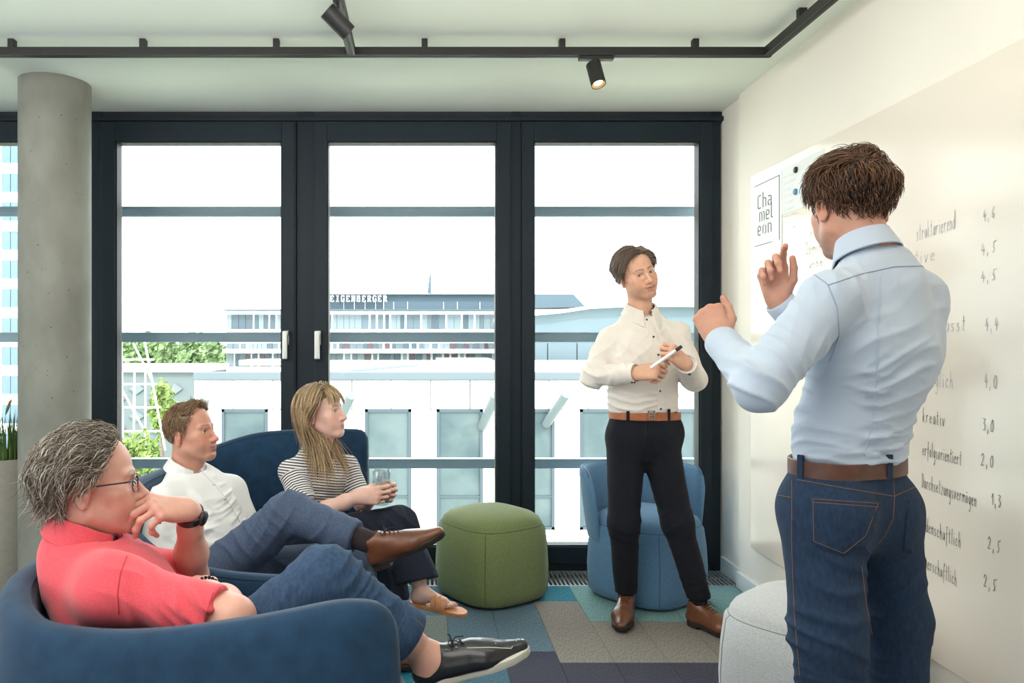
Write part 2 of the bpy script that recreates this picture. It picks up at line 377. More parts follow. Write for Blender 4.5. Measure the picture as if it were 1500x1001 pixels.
# ---------------------------------------------------------------- whiteboard on the right wall
def on_wall(u, v, off=0):
    X = WX - off; y = X * F_PX / (u - CX); return Vector((X, y, CAM_H - (v - CY) * y / F_PX))
bl = on_wall(1103, 505).y; bz0, bz1 = .255, 2.125
BO = .012
wb = empty('whiteboard', (WX, 1.5, bz0), label='huge white magnetic board with handwritten list covering the right wall', cat='whiteboard')
MB().box(WX - BO, WX - .0005, -1.2, bl, bz0, bz1, bev=.002).build('panel', M_board, wb, keep=True)
M_inkb = mat('marker_ink_faded', (178, 178, 186), .6); M_inkk = mat('marker_ink_dark', (104, 102, 98), .6); M_inkf = mat('marker_ink_pale', (196, 200, 200), .6)
rng = random.Random(5); NX = Vector((-1, 0, 0)); XD = Vector((0, -1, 0)); YD = Vector((0, 0, 1))
def write(text, u0, v0, u1, hpx, ink, th, drift=0):
    o = on_wall(u0, v0, BO + .0012); e = on_wall(u1, v0, BO + .0012)
    L = o.y - e.y; ym = (o.y + e.y) / 2; n = sum(.55 if c in 'il,1' else 1.15 if c == 'm' else .85 for c in text)
    handwriting(text, o, XD, YD, hpx * ym / F_PX, L / n, th * .85, rng, NX, drift).build('handwriting', ink, wb, keep=True)
write('strukturierend', 1342, 353, 1400, 26, M_inkb, .0011, .07)
write('aktive', 1322, 392, 1371, 22, M_inkb, .0011, .05); write('4,6', 1439, 324, 1459, 18, M_inkb, .0012, .1)
write('4,5', 1436, 374, 1460, 18, M_inkb, .0012, .08); write('4,5', 1436, 414, 1460, 18, M_inkb, .0012, .08)
write('verantwortungsbewusst', 1272, 492, 1416, 22, M_inkb, .0011, .02); write('4,4', 1442, 484, 1464, 20, M_inkb, .0012, .0)
write('umgänglich', 1338, 564, 1397, 24, M_inkb, .0012, .0); write('4,0', 1441, 567, 1462, 22, M_inkb, .0013, -.05)
write('kreativ', 1351, 618, 1385, 22, M_inkk, .0011, -.05); write('3,0', 1439, 630, 1457, 20, M_inkk, .0012, -.05)
write('erfolgsorientiert', 1351, 667, 1409, 22, M_inkk, .0011, -.03); write('2,0', 1436, 681, 1457, 20, M_inkk, .0012, -.02)
write('Durchsetzungsvermögen', 1350, 714, 1431, 22, M_inkk, .0011, -.05); write('1,3', 1452, 739, 1468, 20, M_inkk, .0012, -.05)
write('leidenschaftlich', 1347, 775, 1408, 22, M_inkk, .0011, -.07); write('2,5', 1446, 803, 1466, 20, M_inkk, .0013, -.05)
write('unerschaftlich', 1351, 830, 1402, 22, M_inkk, .0011, -.09); write('2,5', 1440, 858, 1460, 20, M_inkk, .0013, -.08)
write('Char', 1180, 350, 1204, 14, M_inkf, .0014); write('Dominanz', 1180, 374, 1218, 20, M_inkf, .0015); write('unbe', 1184, 393, 1206, 14, M_inkf, .0014)

# poster with the lettering Cha/mel/eon
M_poster = mat('poster_paper', (236, 241, 240), .5); M_print = mat('poster_print', (70, 62, 46), .6); M_paper = mat('paper_sheet', (238, 240, 238), .6)
y_l, y_r = on_wall(1106, 300).y, on_wall(1149, 300).y
zt_, zb_ = on_wall(1148, 252).z, on_wall(1148, 358).z
pt = on_wall(1146, 256, .013).z; 
po = empty('poster', (WX - BO, (y_l + y_r) / 2, 1.75), label='white poster with dark stencil lettering in three lines on the board', cat='poster')
PX0 = WX - BO - .0035
MB().box(PX0, WX - BO - .0004, y_r - .005, y_l + .01, zb_ - .005, pt + .02).build('sheet', M_poster, po, keep=True)
ya, yb = on_wall(1110, 300).y, on_wall(1147, 300).y; PW = ya - yb
za = on_wall(1145, 257).z; zc = on_wall(1145, 352).z; PH = za - zc
def pr(a0, a1, b0, b1, name='print'):   # poster units: a 0..1 left to right, b 0..1 bottom to top
    return (PX0 - .0006, PX0 + .0001, ya - a1 * PW, ya - a0 * PW, zc + b0 * PH, zc + b1 * PH)
fr = MB(); t = .012
fr.box(*pr(0, 1, 1 - t, 1)); fr.box(*pr(1 - 2.2 * t, 1, 0, 1)); fr.box(*pr(0, .72, 0, t)); fr.build('printed_frame', M_print, po, keep=True)
# stencil glyphs: bars on a 3x? cell  (x0,x1,y0,y1)
s = .17
ST = {'C': [(0, s, .1, 1.3), (.1, .75, 1.3, 1.42), (.1, .75, 0, .12)], 'h': [(0, s, 0, 1.6), (.25, .62, .88, 1.0), (.62, .62 + s, 0, .9)],
      'a': [(.08, .62, .88, 1.0), (.62, .62 + s, 0, .9), (.0, s, .08, .48), (.12, .55, 0, .1), (.12, .55, .46, .57)],
      'm': [(0, s, 0, 1.0), (.25, .5, .88, 1.0), (.5, .5 + s, 0, .88), (.75, 1.0, .88, 1.0), (1.0, 1.0 + s, 0, .88)],
      'e': [(0, s, .1, .9), (.12, .6, .88, 1.0), (.62, .62 + s, .5, .9), (.12, .62, .43, .54), (.12, .7, 0, .12)],
      'l': [(0, s, .1, 1.6), (.12, .38, 0, .12)], 'o': [(0, s, .1, .9), (.62, .62 + s, .1, .9), (.14, .36, .88, 1.0), (.44, .64, 0, .12)],
      'n': [(0, s, 0, 1.0), (.25, .62, .88, 1.0), (.62, .62 + s, 0, .88)]}
for word, x0, y0 in (('Cha', .13, .60), ('mel', .20, .385), ('eon', .13, .165)):
    x = x0; cw, chh = .185, .155
    for c in word:
        mb = MB()
        for (a0, a1, b0, b1) in ST[c]:
            mb.box(*pr(x + a0 * cw, x + a1 * cw, y0 + b0 * chh, y0 + b1 * chh))
        mb.build('letter', M_print, po, keep=True)
        x += (1.42 if c == 'm' else .55 if c == 'l' else 1.12) * cw
# second sheet with two magnets
sh = empty('paper_sheet', (WX - BO, on_wall(1170, 300).y, 1.8), label='white paper sheet with faint notes held by magnets beside the poster', cat='paper')
sy0, sy1 = on_wall(1149, 300).y, on_wall(1212, 300).y
sz1, sz0 = on_wall(1166, 240).z, on_wall(1166, 309).z
MB().box(WX - BO - .0022, WX - BO - .0004, sy1, sy0, sz0, sz1).build('sheet', M_paper, sh, keep=True)
rr = random.Random(9); fl = MB()
for i in range(9):
    z = sz1 - .05 - i * .03; o = Vector((WX - BO - .0026, sy0 - .02, z))
    tx = ''.join(rr.choice('aeinrstulmo') for _ in range(rr.randint(5, 9)))
    hw = handwriting(tx, o, XD, YD, .02, .016, .0006, rng, NX); fl.add(hw.v, hw.f)
fl.build('notes', M_inkf, sh, keep=True)
for u, v, m, lb in ((1166.5, 249, mat('magnet_black', (40, 44, 46), .4), 'black round magnet holding the paper sheet, the upper of two'), (1166, 281, mat('magnet_blue', (84, 150, 190), .4), 'blue round magnet on the paper sheet, below the black one')):
    c = on_wall(u, v, BO + .002); mg = empty('magnet', c, label=lb, cat='magnet', group='magnets on the paper sheet')
    mb = MB().lathe([(.001, .010), (.010, .010), (.013, .008), (.014, 0), (.001, 0)], 20, cap=False); mb.v = [(-z, x, y) for x, y, z in mb.v]
    mb.build('body', m, mg, smooth=True)
    mb = MB().lathe([(.0135, .003), (.0146, .003), (.0146, .001), (.0135, .001)], 20, cap=False); mb.v = [(-z, x, y) for x, y, z in mb.v]
    mb.build('rim', m, mg)

# ---------------------------------------------------------------- planter with grass, left
M_plant = mat('planter_felt', (152, 145, 134), .8, var=.05, vscale=40, bump=.2, bscale=200); M_soil = mat('planter_soil', (52, 44, 36), .95, var=.3, vscale=60)
M_grass = mat('grass_blade', (44, 74, 34), .6, rgb2=(88, 112, 52), vscale=6)
M_seed = mat('grass_plume', (120, 124, 84), .8)
pl = empty('planter', (-2.205, 4.0, 0), label='tall grey-brown tapered planter beside the concrete column', cat='planter')
autosmooth(MB().lathe([(.12, 0), (.195, .004), (.204, .03), (.211, .4), (.213, .67), (.210, .69), (.194, .69), (.19, .62)], 48, cap=True).build('pot', M_plant, pl))
MB().lathe([(.001, .655), (.192, .65)], 32, cap=False).build('soil', M_soil, pl)
gp = empty('ornamental_grass', (-2.205, 4.0, .655), label='green ornamental grass with feathery plumes in the tall planter', cat='plant')
rr = random.Random(3); gm = MB()
for i in range(420):
    a = rr.uniform(0, 6.28); r0 = .165 * math.sqrt(rr.random()); L = rr.uniform(.14, .30); lean = rr.uniform(.05, .4); a2 = a + rr.uniform(-.6, .6)
    p = Vector((r0 * math.cos(a), r0 * math.sin(a), -.01)); d = Vector((math.cos(a2), math.sin(a2), 0)); sd = Vector((-d.y, d.x, 0)) * rr.uniform(.0018, .0032)
    pts = [p + d * (lean * L * t * t) + Vector((0, 0, L * (t - .25 * lean * t * t))) for t in (0, .3, .6, .85, 1)]
    vs = []
    for j, q in enumerate(pts): w = 1 - (j / 4) ** 2 * .92; vs += [q - sd * w, q + d * .001 * w, q + sd * w]
    gm.add(vs, [(3 * j + k, 3 * j + k + 1, 3 * j + k + 4, 3 * j + k + 3) for j in range(4) for k in range(2)])
tag(gm.build('blades', M_grass, gp, smooth=True), kind='stuff')
for i, (dx, dy, h, lx) in enumerate(((.02, -.12, .27, .03), (.06, -.05, .22, .05), (-.06, -.12, .30, -.03))):
    MB().tube([(dx, dy, 0), (dx + lx * .3, dy, h * .6), (dx + lx, dy, h)], [.0015, .0013, .001], 5).build('stalk', M_grass, gp)
    MB().tube([(dx + lx * .9, dy, h * .97), (dx + lx * 1.2, dy, h + .02), (dx + lx * 1.7, dy, h + .06), (dx + lx * 2, dy, h + .075)], [.002, .008, .007, .001], 8).build('plume', M_seed, gp, smooth=True)

# ---------------------------------------------------------------- poufs
def fabric(name, c, k=.10, sc=260, sheen=.15):
    return mat(name, tuple(int(x * (1 - k)) for x in c), .95, rgb2=tuple(min(255, int(x * (1 + k))) for x in c), vscale=sc, bump=.35, bscale=sc * 1.6, sheen=sheen)
def pouf_pt(a, r, e=3.2):
    c, s_ = math.cos(a), math.sin(a); d = (abs(c) ** e + abs(s_) ** e) ** (-1 / e); return c * d * r, s_ * d * r
def pouf(name, loc, rz, m, seam, label, r=.262, h=.44, cat='ottoman', group='upholstered poufs'):
    o = empty(name, loc, rz, label=label, cat=cat, group=group)
    prof = [(.80, .012), (.90, .014), (.955, .03), (.975, .08), (.985, .16), (.965, .26), (.925, .35), (.885, h - .045), (.865, h - .028), (.83, h - .012), (.72, h + .008), (.5, h + .026), (.25, h + .034), (.02, h + .036)]
    n = 72; rings = []
    for f, z in prof:
        e = 3.2 if f > .6 else 2.6
        rings.append([Vector((*pouf_pt(2 * math.pi * k / n, r * f * 1.0, e), z)) for k in range(n)])
    MB().rings(rings, True).build('body', m, o, smooth=True)
    top = [Vector((*pouf_pt(2 * math.pi * k / n, r * .884, 3.2), h - .043)) for k in range(n)]
    MB().tube(top, .0016, 6, closed=True).build('top_seam', seam, o, smooth=True)
    for q in range(4):
        a = math.pi / 4 + q * math.pi / 2
        MB().tube([Vector((*pouf_pt(a, r * f * 1.002, 3.2), z)) for f, z in prof[2:8]], .0015, 6).build('seam', seam, o, smooth=True)
    for a in range(4):
        x, y = pouf_pt(math.pi / 4 + a * math.pi / 2, r * .7, 3.2)
        MB().lathe([(.018, 0), (.018, .014)], 12, (x, y, 0)).build('glide', M_gask, o)
    return o
M_green = fabric('green_wool', (122, 134, 88)); M_greens = mat('green_seam', (78, 96, 52), .9)
M_blue = fabric('blue_wool', (92, 132, 168)); M_blues = mat('blue_seam', (62, 92, 120), .9)
M_white = fabric('pale_wool', (206, 208, 210), .06); M_whites = mat('pale_seam', (140, 144, 150), .9)
pouf('ottoman', (.350, 3.86, 0), R(34), M_green, M_greens, 'olive green upholstered pouf between the sofa and the blue chair', r=.258, h=.415)
pouf('ottoman', (1.318, 2.535, 0), R(42), M_white, M_whites, 'pale grey upholstered pouf behind the man facing the board', r=.275, h=.405)
# blue pouf chair with wrap-round back behind the standing man
ch = pouf('pouf_chair', (1.145, 3.85, 0), R(40), M_blue, M_blues, 'light blue pouf chair with curved low back behind the standing man', r=.268, h=.415, cat='chair', group='pouf chair')
M_gback = fabric('grey_blue_wool', (118, 128, 142))
rows = []; na = 40
for i in range(na + 1):
    t = i / na; a = R(-8 + 196 * t)
    e = min(1, min(t, 1 - t) * 9); e = math.sqrt(1 - (1 - e) ** 2)
    zb, zt = .27, .42 + (.22) * e
    rr_ = .268; th = .045 * (.35 + .65 * e)
    sec = []
    for k in range(14):
        q = 2 * math.pi * k / 14; cx_, cz_ = math.cos(q), math.sin(q)
        px = math.copysign(abs(cx_) ** .55, cx_) * th / 2; pz = math.copysign(abs(cz_) ** .35, cz_)
        z = (zb + zt) / 2 + pz * (zt - zb) / 2; rad = rr_ + px + (z - .3) * .12
        x, y = pouf_pt(a, rad, 2.5); sec.append(Vector((x, y, z)))
    rows.append(sec)
bk = MB().rings(rows, True).build('back_shell', M_blue, ch, smooth=True); bk.rotation_euler = (0, 0, R(-40) + R(8))
MB().tube([sum((Vector(p) for p in (r_[3], r_[4])), Vector()) / 2 + Vector((0, 0, .0)) for r_ in rows[2:-2]], .0025, 6).build('piping', M_blues, bk, smooth=True)
# ================================================================ outside
M_fac = mat('facade_white', (246, 246, 240), .8, var=.02, vscale=.6); M_facj = mat('facade_joint', (107, 113, 116), .9)
M_capg = mat('parapet_cap', (80, 90, 95), .6); M_wfr = mat('facade_window_frame', (52, 66, 74), .5)
M_wgl = mat('facade_glass', (59, 74, 77), .3, rgb2=(83, 95, 95), vscale=.7, spec=.2); M_roof = mat('roof_gravel', (236, 236, 230), .9, var=.03, vscale=2)
M_hot = mat('hotel_band', (74, 90, 99), .6, spec=.2); M_hotw = mat('hotel_white', (244, 246, 246), .7); M_hg = [mat('hotel_glass_%s' % n, c, .4, spec=.2) for n, c in (('grey', (68, 81, 88)), ('pale', (107, 119, 124)), ('mid', (84, 97, 104)), ('rose', (80, 66, 72)))]
M_sign = mat('sign_letters', (252, 252, 252), .5)
M_leaf = mat('tree_leaf', (86, 112, 66), .8, rgb2=(124, 146, 98), vscale=1.5); M_leaf2 = mat('poplar_leaf', (96, 120, 52), .8, rgb2=(132, 150, 82), vscale=2); M_trunk = mat('tree_bark', (110, 96, 80), .9)
M_lawn = mat('lawn', (146, 158, 112), .9, rgb2=(186, 190, 162), vscale=.15)
tag(MB().box(-160, 160, 8, 260, -14.2, -14).build('ground', M_lawn), kind='structure')
# ---- near white building across the street
BYF = 26.0; K = F_PX / BYF
def bx(u): return (u - CX) / K
def bzv(v): return CAM_H - (v - CY) / K
nb = empty('office_building', (bx(700), BYF, -14), label='low white office building with flat roof directly across the street', cat='building')
x_l, x_r = bx(284), bx(1330)
MB().box(x_l + .1, x_r - .1, BYF + .12, BYF + 32, -14, bzv(557)).build('core', M_facj, nb, keep=True)
MB().box(x_l, x_r, BYF - .1, BYF + .25, bzv(557), bzv(545), bev=.04).build('parapet_cap', M_capg, nb, keep=True)
MB().box(x_l + .2, x_r - .2, BYF + .25, BYF + 31.5, bzv(557), bzv(556)).build('roof', M_roof, nb, keep=True)
wins = [(325 + 105 * i, 392 + 105 * i) for i in range(-0, 9)]
vt, vb = 604, 762
pan = {}
def panel(u0, u1, v0, v1, nm='panel'):
    g = .02; key = (round(u1 - u0), round(v1 - v0))
    w, h = (u1 - u0) / K, (v1 - v0) / K
    if key not in pan:
        o = MB().box(g, w - g, 0, .1, g, h - g).build(nm, M_fac, nb); pan[key] = o.data
    else: o = link(nm, pan[key], None, nb)
    o.matrix_parent_inverse = pmat(nb).inverted(); o.location = (bx(u0), BYF, bzv(v1))
u = 284
while u < 1320:
    panel(u, u + 57.8, 557, 600, 'panel'); u += 57.8
panel(284, 325, 600, 776)
for i in range(9):
    a, b_ = wins[i]
    panel(b_, b_ + 38, 600, 776)
    panel(a, b_, 776, 812); panel(b_, b_ + 38, 776, 812); 
    panel(a, b_, 812, 985); panel(b_, b_ + 38, 812, 985)
panel(284, 325, 776, 985)
for i, (a, b_) in enumerate(wins):
    w = MB(); X0, X1, Z0, Z1 = bx(a), bx(b_), bzv(776), bzv(600)
    t = .09
    w.box(X0, X0 + t, BYF - .02, BYF + .2, Z0, Z1); w.box(X1 - t, X1, BYF - .02, BYF + .2, Z0, Z1); w.box(X0, X1, BYF - .02, BYF + .2, Z1 - t, Z1); w.box(X0, X1, BYF - .02, BYF + .2, Z0, Z0 + t)
    w.box(X0, X1, BYF + .0, BYF + .15, Z0 + 1.1, Z0 + 1.16)
    wo = w.build('window', M_wfr, nb, keep=True)
    MB().box(X0 + t, X1 - t, BYF + .06, BYF + .11, Z0 + t, Z1 - t).build('pane', M_wgl, wo, keep=True)
M_spout = mat('spout_steel', (91, 100, 104), .5)
for u0, v0, u1, v1 in ((514, 580, 494, 626), (726, 580, 706, 626), (829, 578, 800, 622), (302, 580, 296, 600)):
    a = P(u1, v1, BYF); c = P(u0, v0, BYF - 1.2)
    MB().tube([a, c], .16, 12).build('rain_spout', M_spout, nb, keep=True)
for (u0, u1, v0, v1, y0, dd) in ((476, 610, 531, 541, 40, 3), (640, 720, 526, 536, 46, 4), (350, 410, 528, 538, 44, 4)):
    k = F_PX / y0
    MB().box((u0 - CX) / k, (u1 - CX) / k, y0, y0 + dd, bzv(557), CAM_H - (v0 - CY) / k).build('roof_plant', M_fac, nb, keep=True)
MB().tube([P(476, 547, 29), P(612, 535, 40)], .07, 8).build('roof_rail', M_capg, nb, keep=True)
# ---- hotel
HY = 70.0; KH = F_PX / HY
def hx(u): return (u - CX) / KH
def hz(v): return CAM_H - (v - CY) / KH
ht = empty('hotel_building', (hx(560), HY, -14), label='long pale hotel building with rooftop sign behind the white office', cat='building')
MB().box(hx(330), hx(736), HY + .4, HY + 14, -14, hz(455)).build('core', M_hotw, ht, keep=True)
MB().box(hx(330), hx(737), HY - .6, HY + 14, hz(455.5), hz(453.5)).build('eaves', M_hot, ht, keep=True)
MB().box(hx(444), hx(728), HY + 2, HY + 12, hz(455), hz(430)).build('top_floor', M_hot, ht, keep=True)
MB().box(hx(440), hx(732), HY + 1.4, HY + 12.4, hz(430.5), hz(428.8)).build('top_roof', M_capg, ht, keep=True)
for u_ in (500, 516, 532, 548, 560, 575, 596, 650, 671, 705): MB().box(hx(u_), hx(u_ + .8), HY + 1.9, HY + 2.0, hz(454), hz(441)).build('glazing_bar', M_hotw, ht, keep=True)
rr = random.Random(7); pane_c = {}
def hpane(u, w, v0, v1, k):
    key = (round(w, 1), round(v1 - v0, 1), k)
    if key not in pane_c:
        o = MB().box(0, w / KH, 0, .3, 0, (v1 - v0) / KH).build('window_pane', M_hg[k], ht); pane_c[key] = o.data
    else: o = link('window_pane', pane_c[key], None, ht)
    o.matrix_parent_inverse = pmat(ht).inverted(); o.location = (hx(u), HY + .2, hz(v1))
for v0, v1, ks in ((461, 482.5, (0, 1, 2, 1)), (503, 511, (0, 1, 2, 3)), (518.5, 537, (0, 2, 1, 3))):
    u = 331
    while u < 732:
        w = rr.choice((5.5, 7.5, 9.5)); hpane(u, w, v0, v1, rr.choice(ks)); u += w + rr.choice((.6, .6, 3.2))
for v0, v1 in ((482.8, 486), (512, 517.5)):
    MB().box(hx(328), hx(738), HY - .5, HY + .4, hz(v1), hz(v0)).build('floor_band', M_hotw, ht, keep=True)
# sign letters, upright seriffed capitals on the roof band
CAP = {'S': [(.15, .8, .9, 1), (.08, .25, .55, .92), (.2, .75, .46, .58), (.68, .88, .1, .5), (.12, .75, 0, .1), (.05, .15, 0, .28), (.78, .88, .72, 1)], 'T': [(.4, .6, 0, 1), (.05, .95, .88, 1), (.02, .12, .7, 1), (.88, .98, .7, 1), (.25, .75, 0, .07)],
       'E': [(.12, .33, 0, 1), (.02, .8, .9, 1), (.02, .85, 0, .1), (.25, .62, .45, .55), (.75, .84, .72, 1), (.78, .88, 0, .26)], 'I': [(.4, .62, 0, 1), (.2, .82, .92, 1), (.2, .82, 0, .08)],
       'G': [(.08, .28, .15, .85), (.18, .8, .9, 1), (.18, .8, 0, .1), (.7, .9, .05, .45), (.55, .98, .4, .48), (.78, .88, .7, .98)], 'N': [(.12, .24, 0, 1), (.76, .88, 0, 1), (0, .34, 0, .07), (.62, 1, .93, 1), (0, .25, .93, 1), (.24, .42, .66, 1), (.36, .56, .38, .72), (.5, .7, .14, .46), (.62, .8, 0, .24)],
       'B': [(.12, .33, 0, 1), (.02, .7, .9, 1), (.02, .75, 0, .1), (.25, .7, .46, .56), (.62, .82, .55, .92), (.66, .88, .08, .48)], 'R': [(.12, .33, 0, 1), (.02, .7, .9, 1), (.25, .7, .44, .54), (.62, .84, .53, .92), (.5, .7, .2, .46), (.64, .84, .04, .26), (.76, .98, 0, .08), (.02, .44, 0, .08)]}
for i, c in enumerate('STEIGENBERGER'):
    u0 = 465.2 + 7.9 * i; mb = MB(); cw, hh_ = 6.2 / KH, 9.2 / KH; zb = hz(441)
    for a0, a1, b0, b1 in CAP[c]: mb.box(hx(u0) + a0 * cw, hx(u0) + a1 * cw, HY + 1.2, HY + 1.5, zb + b0 * hh_, zb + b1 * hh_)
    mb.build('sign_letter', M_sign, ht, keep=True)
MB().tube([P(629, 430, HY + 6), P(630.5, 399, HY + 6)], [.22, .05], 8).build('mast', M_hot, ht, keep=True)
# ---- curved hall to the right of the hotel
M_hall = mat('hall_panel', (95, 109, 115), .6, spec=.2); M_hall2 = mat('hall_roof', (66, 80, 88), .6, spec=.2)
hl = empty('event_hall', P(900, 540, 60), label='pale curved hall with slanted blue-grey roof block behind the right window', cat='building')
def prism(mb, pts, y0, y1):
    n = len(pts); q = [Vector((p.x * y0 / p.y, y0, CAM_H + (p.z - CAM_H) * y0 / p.y)) for p in pts]
    return mb.add(q + [p + Vector((0, y1 - y0, 0)) for p in q], [tuple(range(n))[::-1], tuple(range(n, 2 * n))] + [(i, (i + 1) % n, n + (i + 1) % n, n + i) for i in range(n)])
prism(MB(), [P(u_, v_, 66) for u_, v_ in ((760, 452), (858, 450), (840, 431), (760, 431))], 66, 69.4).build('roof_block', M_hall2, hl, keep=True)
prism(MB(), [P(u_, v_, 60) for u_, v_ in ((740, 560), (1100, 560), (1100, 450), (930, 449), (868, 452), (820, 459), (740, 466))], 60.2, 69).build('body', M_hall, hl, keep=True)
prism(MB(), [P(u_, v_, 60) for u_, v_ in ((740, 466), (820, 459), (868, 452), (930, 449), (1100, 450), (1100, 446.5), (930, 445.5), (866, 448), (820, 454), (740, 461))], 59.4, 69).build('roof_edge', M_hotw, hl, keep=True)
for u_ in (760, 803, 846, 889, 932, 975, 1018, 1061):
    MB().box((u_ - CX) * 60 / F_PX, (u_ + 42 - CX) * 60 / F_PX - .04, 60.0, 60.25, CAM_H - (535 - CY) * 60 / F_PX, CAM_H - (503 - CY) * 60 / F_PX).build('panel', M_hall, hl, keep=True)
prism(MB(), [P(u_, v_, 58) for u_, v_ in ((740, 545), (1100, 545), (1100, 541), (880, 541), (800, 537), (740, 536))], 58, 59.4).build('canopy', M_hall2, hl, keep=True)
# ---- tower block far left
TYY = 62.0; KT = F_PX / TYY
tw = empty('tower_block', ((-40 - CX) / KT, TYY, -14), label='tall white tower block with blue window grid at the far left', cat='building')
def tx(u): return (u - CX) / KT
def tz(v): return CAM_H - (v - CY) / KT
MB().box(tx(-260), tx(46), TYY + .3, TYY + 12, -14, tz(120)).build('core', M_hotw, tw, keep=True)
M_tg = mat('tower_glass', (79, 102, 120), .3, rgb2=(100, 117, 129), vscale=.4, spec=.2)
tme = None
for r_ in range(11):
    v1 = 226 + 42.5 * r_
    for c_ in range(8):
        u0 = 14.5 - 14.6 * c_ + (1.2 if c_ % 2 else 0)
        if tme is None:
            o = MB().box(0, 12.2 / KT, 0, .3, 0, 27 / KT).build('window_pane', M_tg, tw); tme = o.data
        else: o = link('window_pane', tme, None, tw)
        o.matrix_parent_inverse = pmat(tw).inverted(); o.location = (tx(u0), TYY + .15, tz(v1 + 12))
    MB().box(tx(-260), tx(46), TYY - .15, TYY + .3, tz(v1 + 22), tz(v1 + 16)).build('floor_band', M_hotw, tw, keep=True)
# ---- trees and dark pavilion and lattice mast to the left
def crown(n, c, r, seed, m, nm='foliage', leaf=.5, parent=None):
    rg = random.Random(seed); mb = MB()
    for i in range(n):
        th = rg.uniform(0, 2 * math.pi); ph = math.acos(rg.uniform(-1, 1)); q = (rg.random()) ** .4
        wob = 1 + .25 * math.sin(3 * th + seed) * math.sin(2 * ph + seed)
        p = Vector((r[0] * q * wob * math.sin(ph) * math.cos(th), r[1] * q * math.sin(ph) * math.sin(th), r[2] * q * wob * math.cos(ph))) + Vector(c)
        n1 = Vector((rg.gauss(0, 1), rg.gauss(0, 1), rg.gauss(0, 1))).normalized(); a = n1.orthogonal().normalized(); b2 = n1.cross(a); L = leaf * rg.uniform(.6, 1.3)
        mb.add([p - a * L, p + b2 * L * .6 + n1 * L * .15, p + a * L, p - b2 * L * .6 + n1 * L * .15], [(0, 1, 2, 3)])
    return tag(mb.build(nm, m, parent), kind='stuff')
tr_l = ['leftmost', 'second from the left', 'third from the left', 'fourth from the left', 'rightmost']
for i, (u0, v0, w) in enumerate(((182, 505, 34), (216, 498, 38), (252, 504, 36), (285, 502, 38), (316, 506, 30))):
    y0 = 86 + 7 * (i % 2); k = F_PX / y0; c = P(u0, v0 + 24, y0)
    t = empty('broadleaf_tree', (c.x, y0, -14), label='round green tree in the row behind the mast, ' + tr_l[i], cat='tree', group='trees behind the mast')
    crown(900, (0, 0, c.z + 14), (w / k * .62, 2.2, 34 / k), i + 1, M_leaf, parent=t, leaf=.42)
    MB().tube([(0, 0, 0), (0, 0, c.z + 12.5)], [.4, .25], 8).build('trunk', M_trunk, t)
c = P(238, 600, 52); t = empty('poplar_tree', (c.x, 52, -14), label='slender bright green poplar in front of the dark pavilion', cat='tree')
crown(900, (0, 0, c.z + 14), (.85, .85, 2.0), 21, M_leaf2, parent=t, leaf=.24); MB().tube([(0, 0, 0), (0, 0, c.z + 13)], [.2, .1], 8).build('trunk', M_trunk, t)
for (u0, v0, y0, r0, lb) in ((290, 612, 46, .9, 'small bush at the corner of the white office'), (196, 668, 36, 1.1, 'low bush on the lawn left of the seated man')):
    c = P(u0, v0, y0); t = empty('garden_bush', (c.x, y0, -14), label=lb, cat='bush', group='bushes outside'); crown(600, (0, 0, c.z + 14), (r0 * 1.3, r0, r0), int(u0), M_leaf2, parent=t, leaf=.2)
    MB().tube([(0, 0, 0), (0, 0, c.z + 14)], .08, 6).build('stem', M_trunk, t)
M_pav = mat('pavilion_cladding', (94, 104, 106), .7); M_rhomb = mat('pavilion_rhombus', (100, 109, 115), .5)
pv = empty('pavilion', P(215, 640, 60), label='grey pavilion with pale diamond pattern behind the lattice mast', cat='building')
kp = F_PX / 60; z0p, z1p = CAM_H - (655 - CY) / kp, CAM_H - (545 - CY) / kp
MB().box((120 - CX) / kp, (296 - CX) / kp, 60, 67, -14, z1p).build('body', M_pav, pv, keep=True)
MB().box((110 - CX) / kp, (300 - CX) / kp, 59.6, 67.4, z1p, z1p + .5).build('roof_edge', M_hotw, pv, keep=True)
for i, (u_, v_) in enumerate(((172, 585), (200, 570), (228, 585), (256, 570), (284, 588), (200, 610), (256, 612), (228, 628), (172, 628))):
    c = P(u_, v_, 59.8); w, h = 11 / kp, 8 / kp
    q = [c + Vector((-w, 0, 0)), c + Vector((0, 0, h)), c + Vector((w, 0, 0)), c + Vector((0, 0, -h))]
    MB().add(q + [p + Vector((0, .25, 0)) for p in q], [(0, 1, 2, 3), (7, 6, 5, 4), (0, 4, 5, 1), (1, 5, 6, 2), (2, 6, 7, 3), (3, 7, 4, 0)]).build('panel', M_rhomb, pv, keep=True)
M_mast = mat('mast_white', (250, 250, 250), .5)
ms = empty('lattice_mast', P(205, 660, 40), label='white steel lattice mast rising behind the left window pane', cat='mast')
ym = 40.0; r_ = .055
for (u0, v0, u1, v1) in ((242, 660, 212, 500), (180, 660, 178, 500), (196, 640, 197, 545), (213, 640, 213, 545), (212, 500, 196, 215), (178, 500, 182, 215)):
    MB().tube([P(u0, v0, ym), P(u1, v1, ym)], r_, 6).build('leg', M_mast, ms, keep=True)
for (u0, v0, u1, v1) in ((172, 527, 226, 527), (172, 563, 230, 563), (172, 597, 236, 597), (174, 632, 240, 632), (179, 440, 208, 440), (180, 380, 205, 380)):
    MB().tube([P(u0, v0, ym), P(u1, v1, ym)], r_ * .8, 6).build('cross_bar', M_mast, ms, keep=True)
for (u0, v0, u1, v1) in ((195, 503, 222, 556), (177, 568, 212, 632), (180, 500, 207, 440), (206, 440, 181, 380), (180, 380, 202, 320), (201, 320, 182, 260)):
    MB().tube([P(u0, v0, ym), P(u1, v1, ym)], r_ * .9, 6).build('brace', M_mast, ms, keep=True)
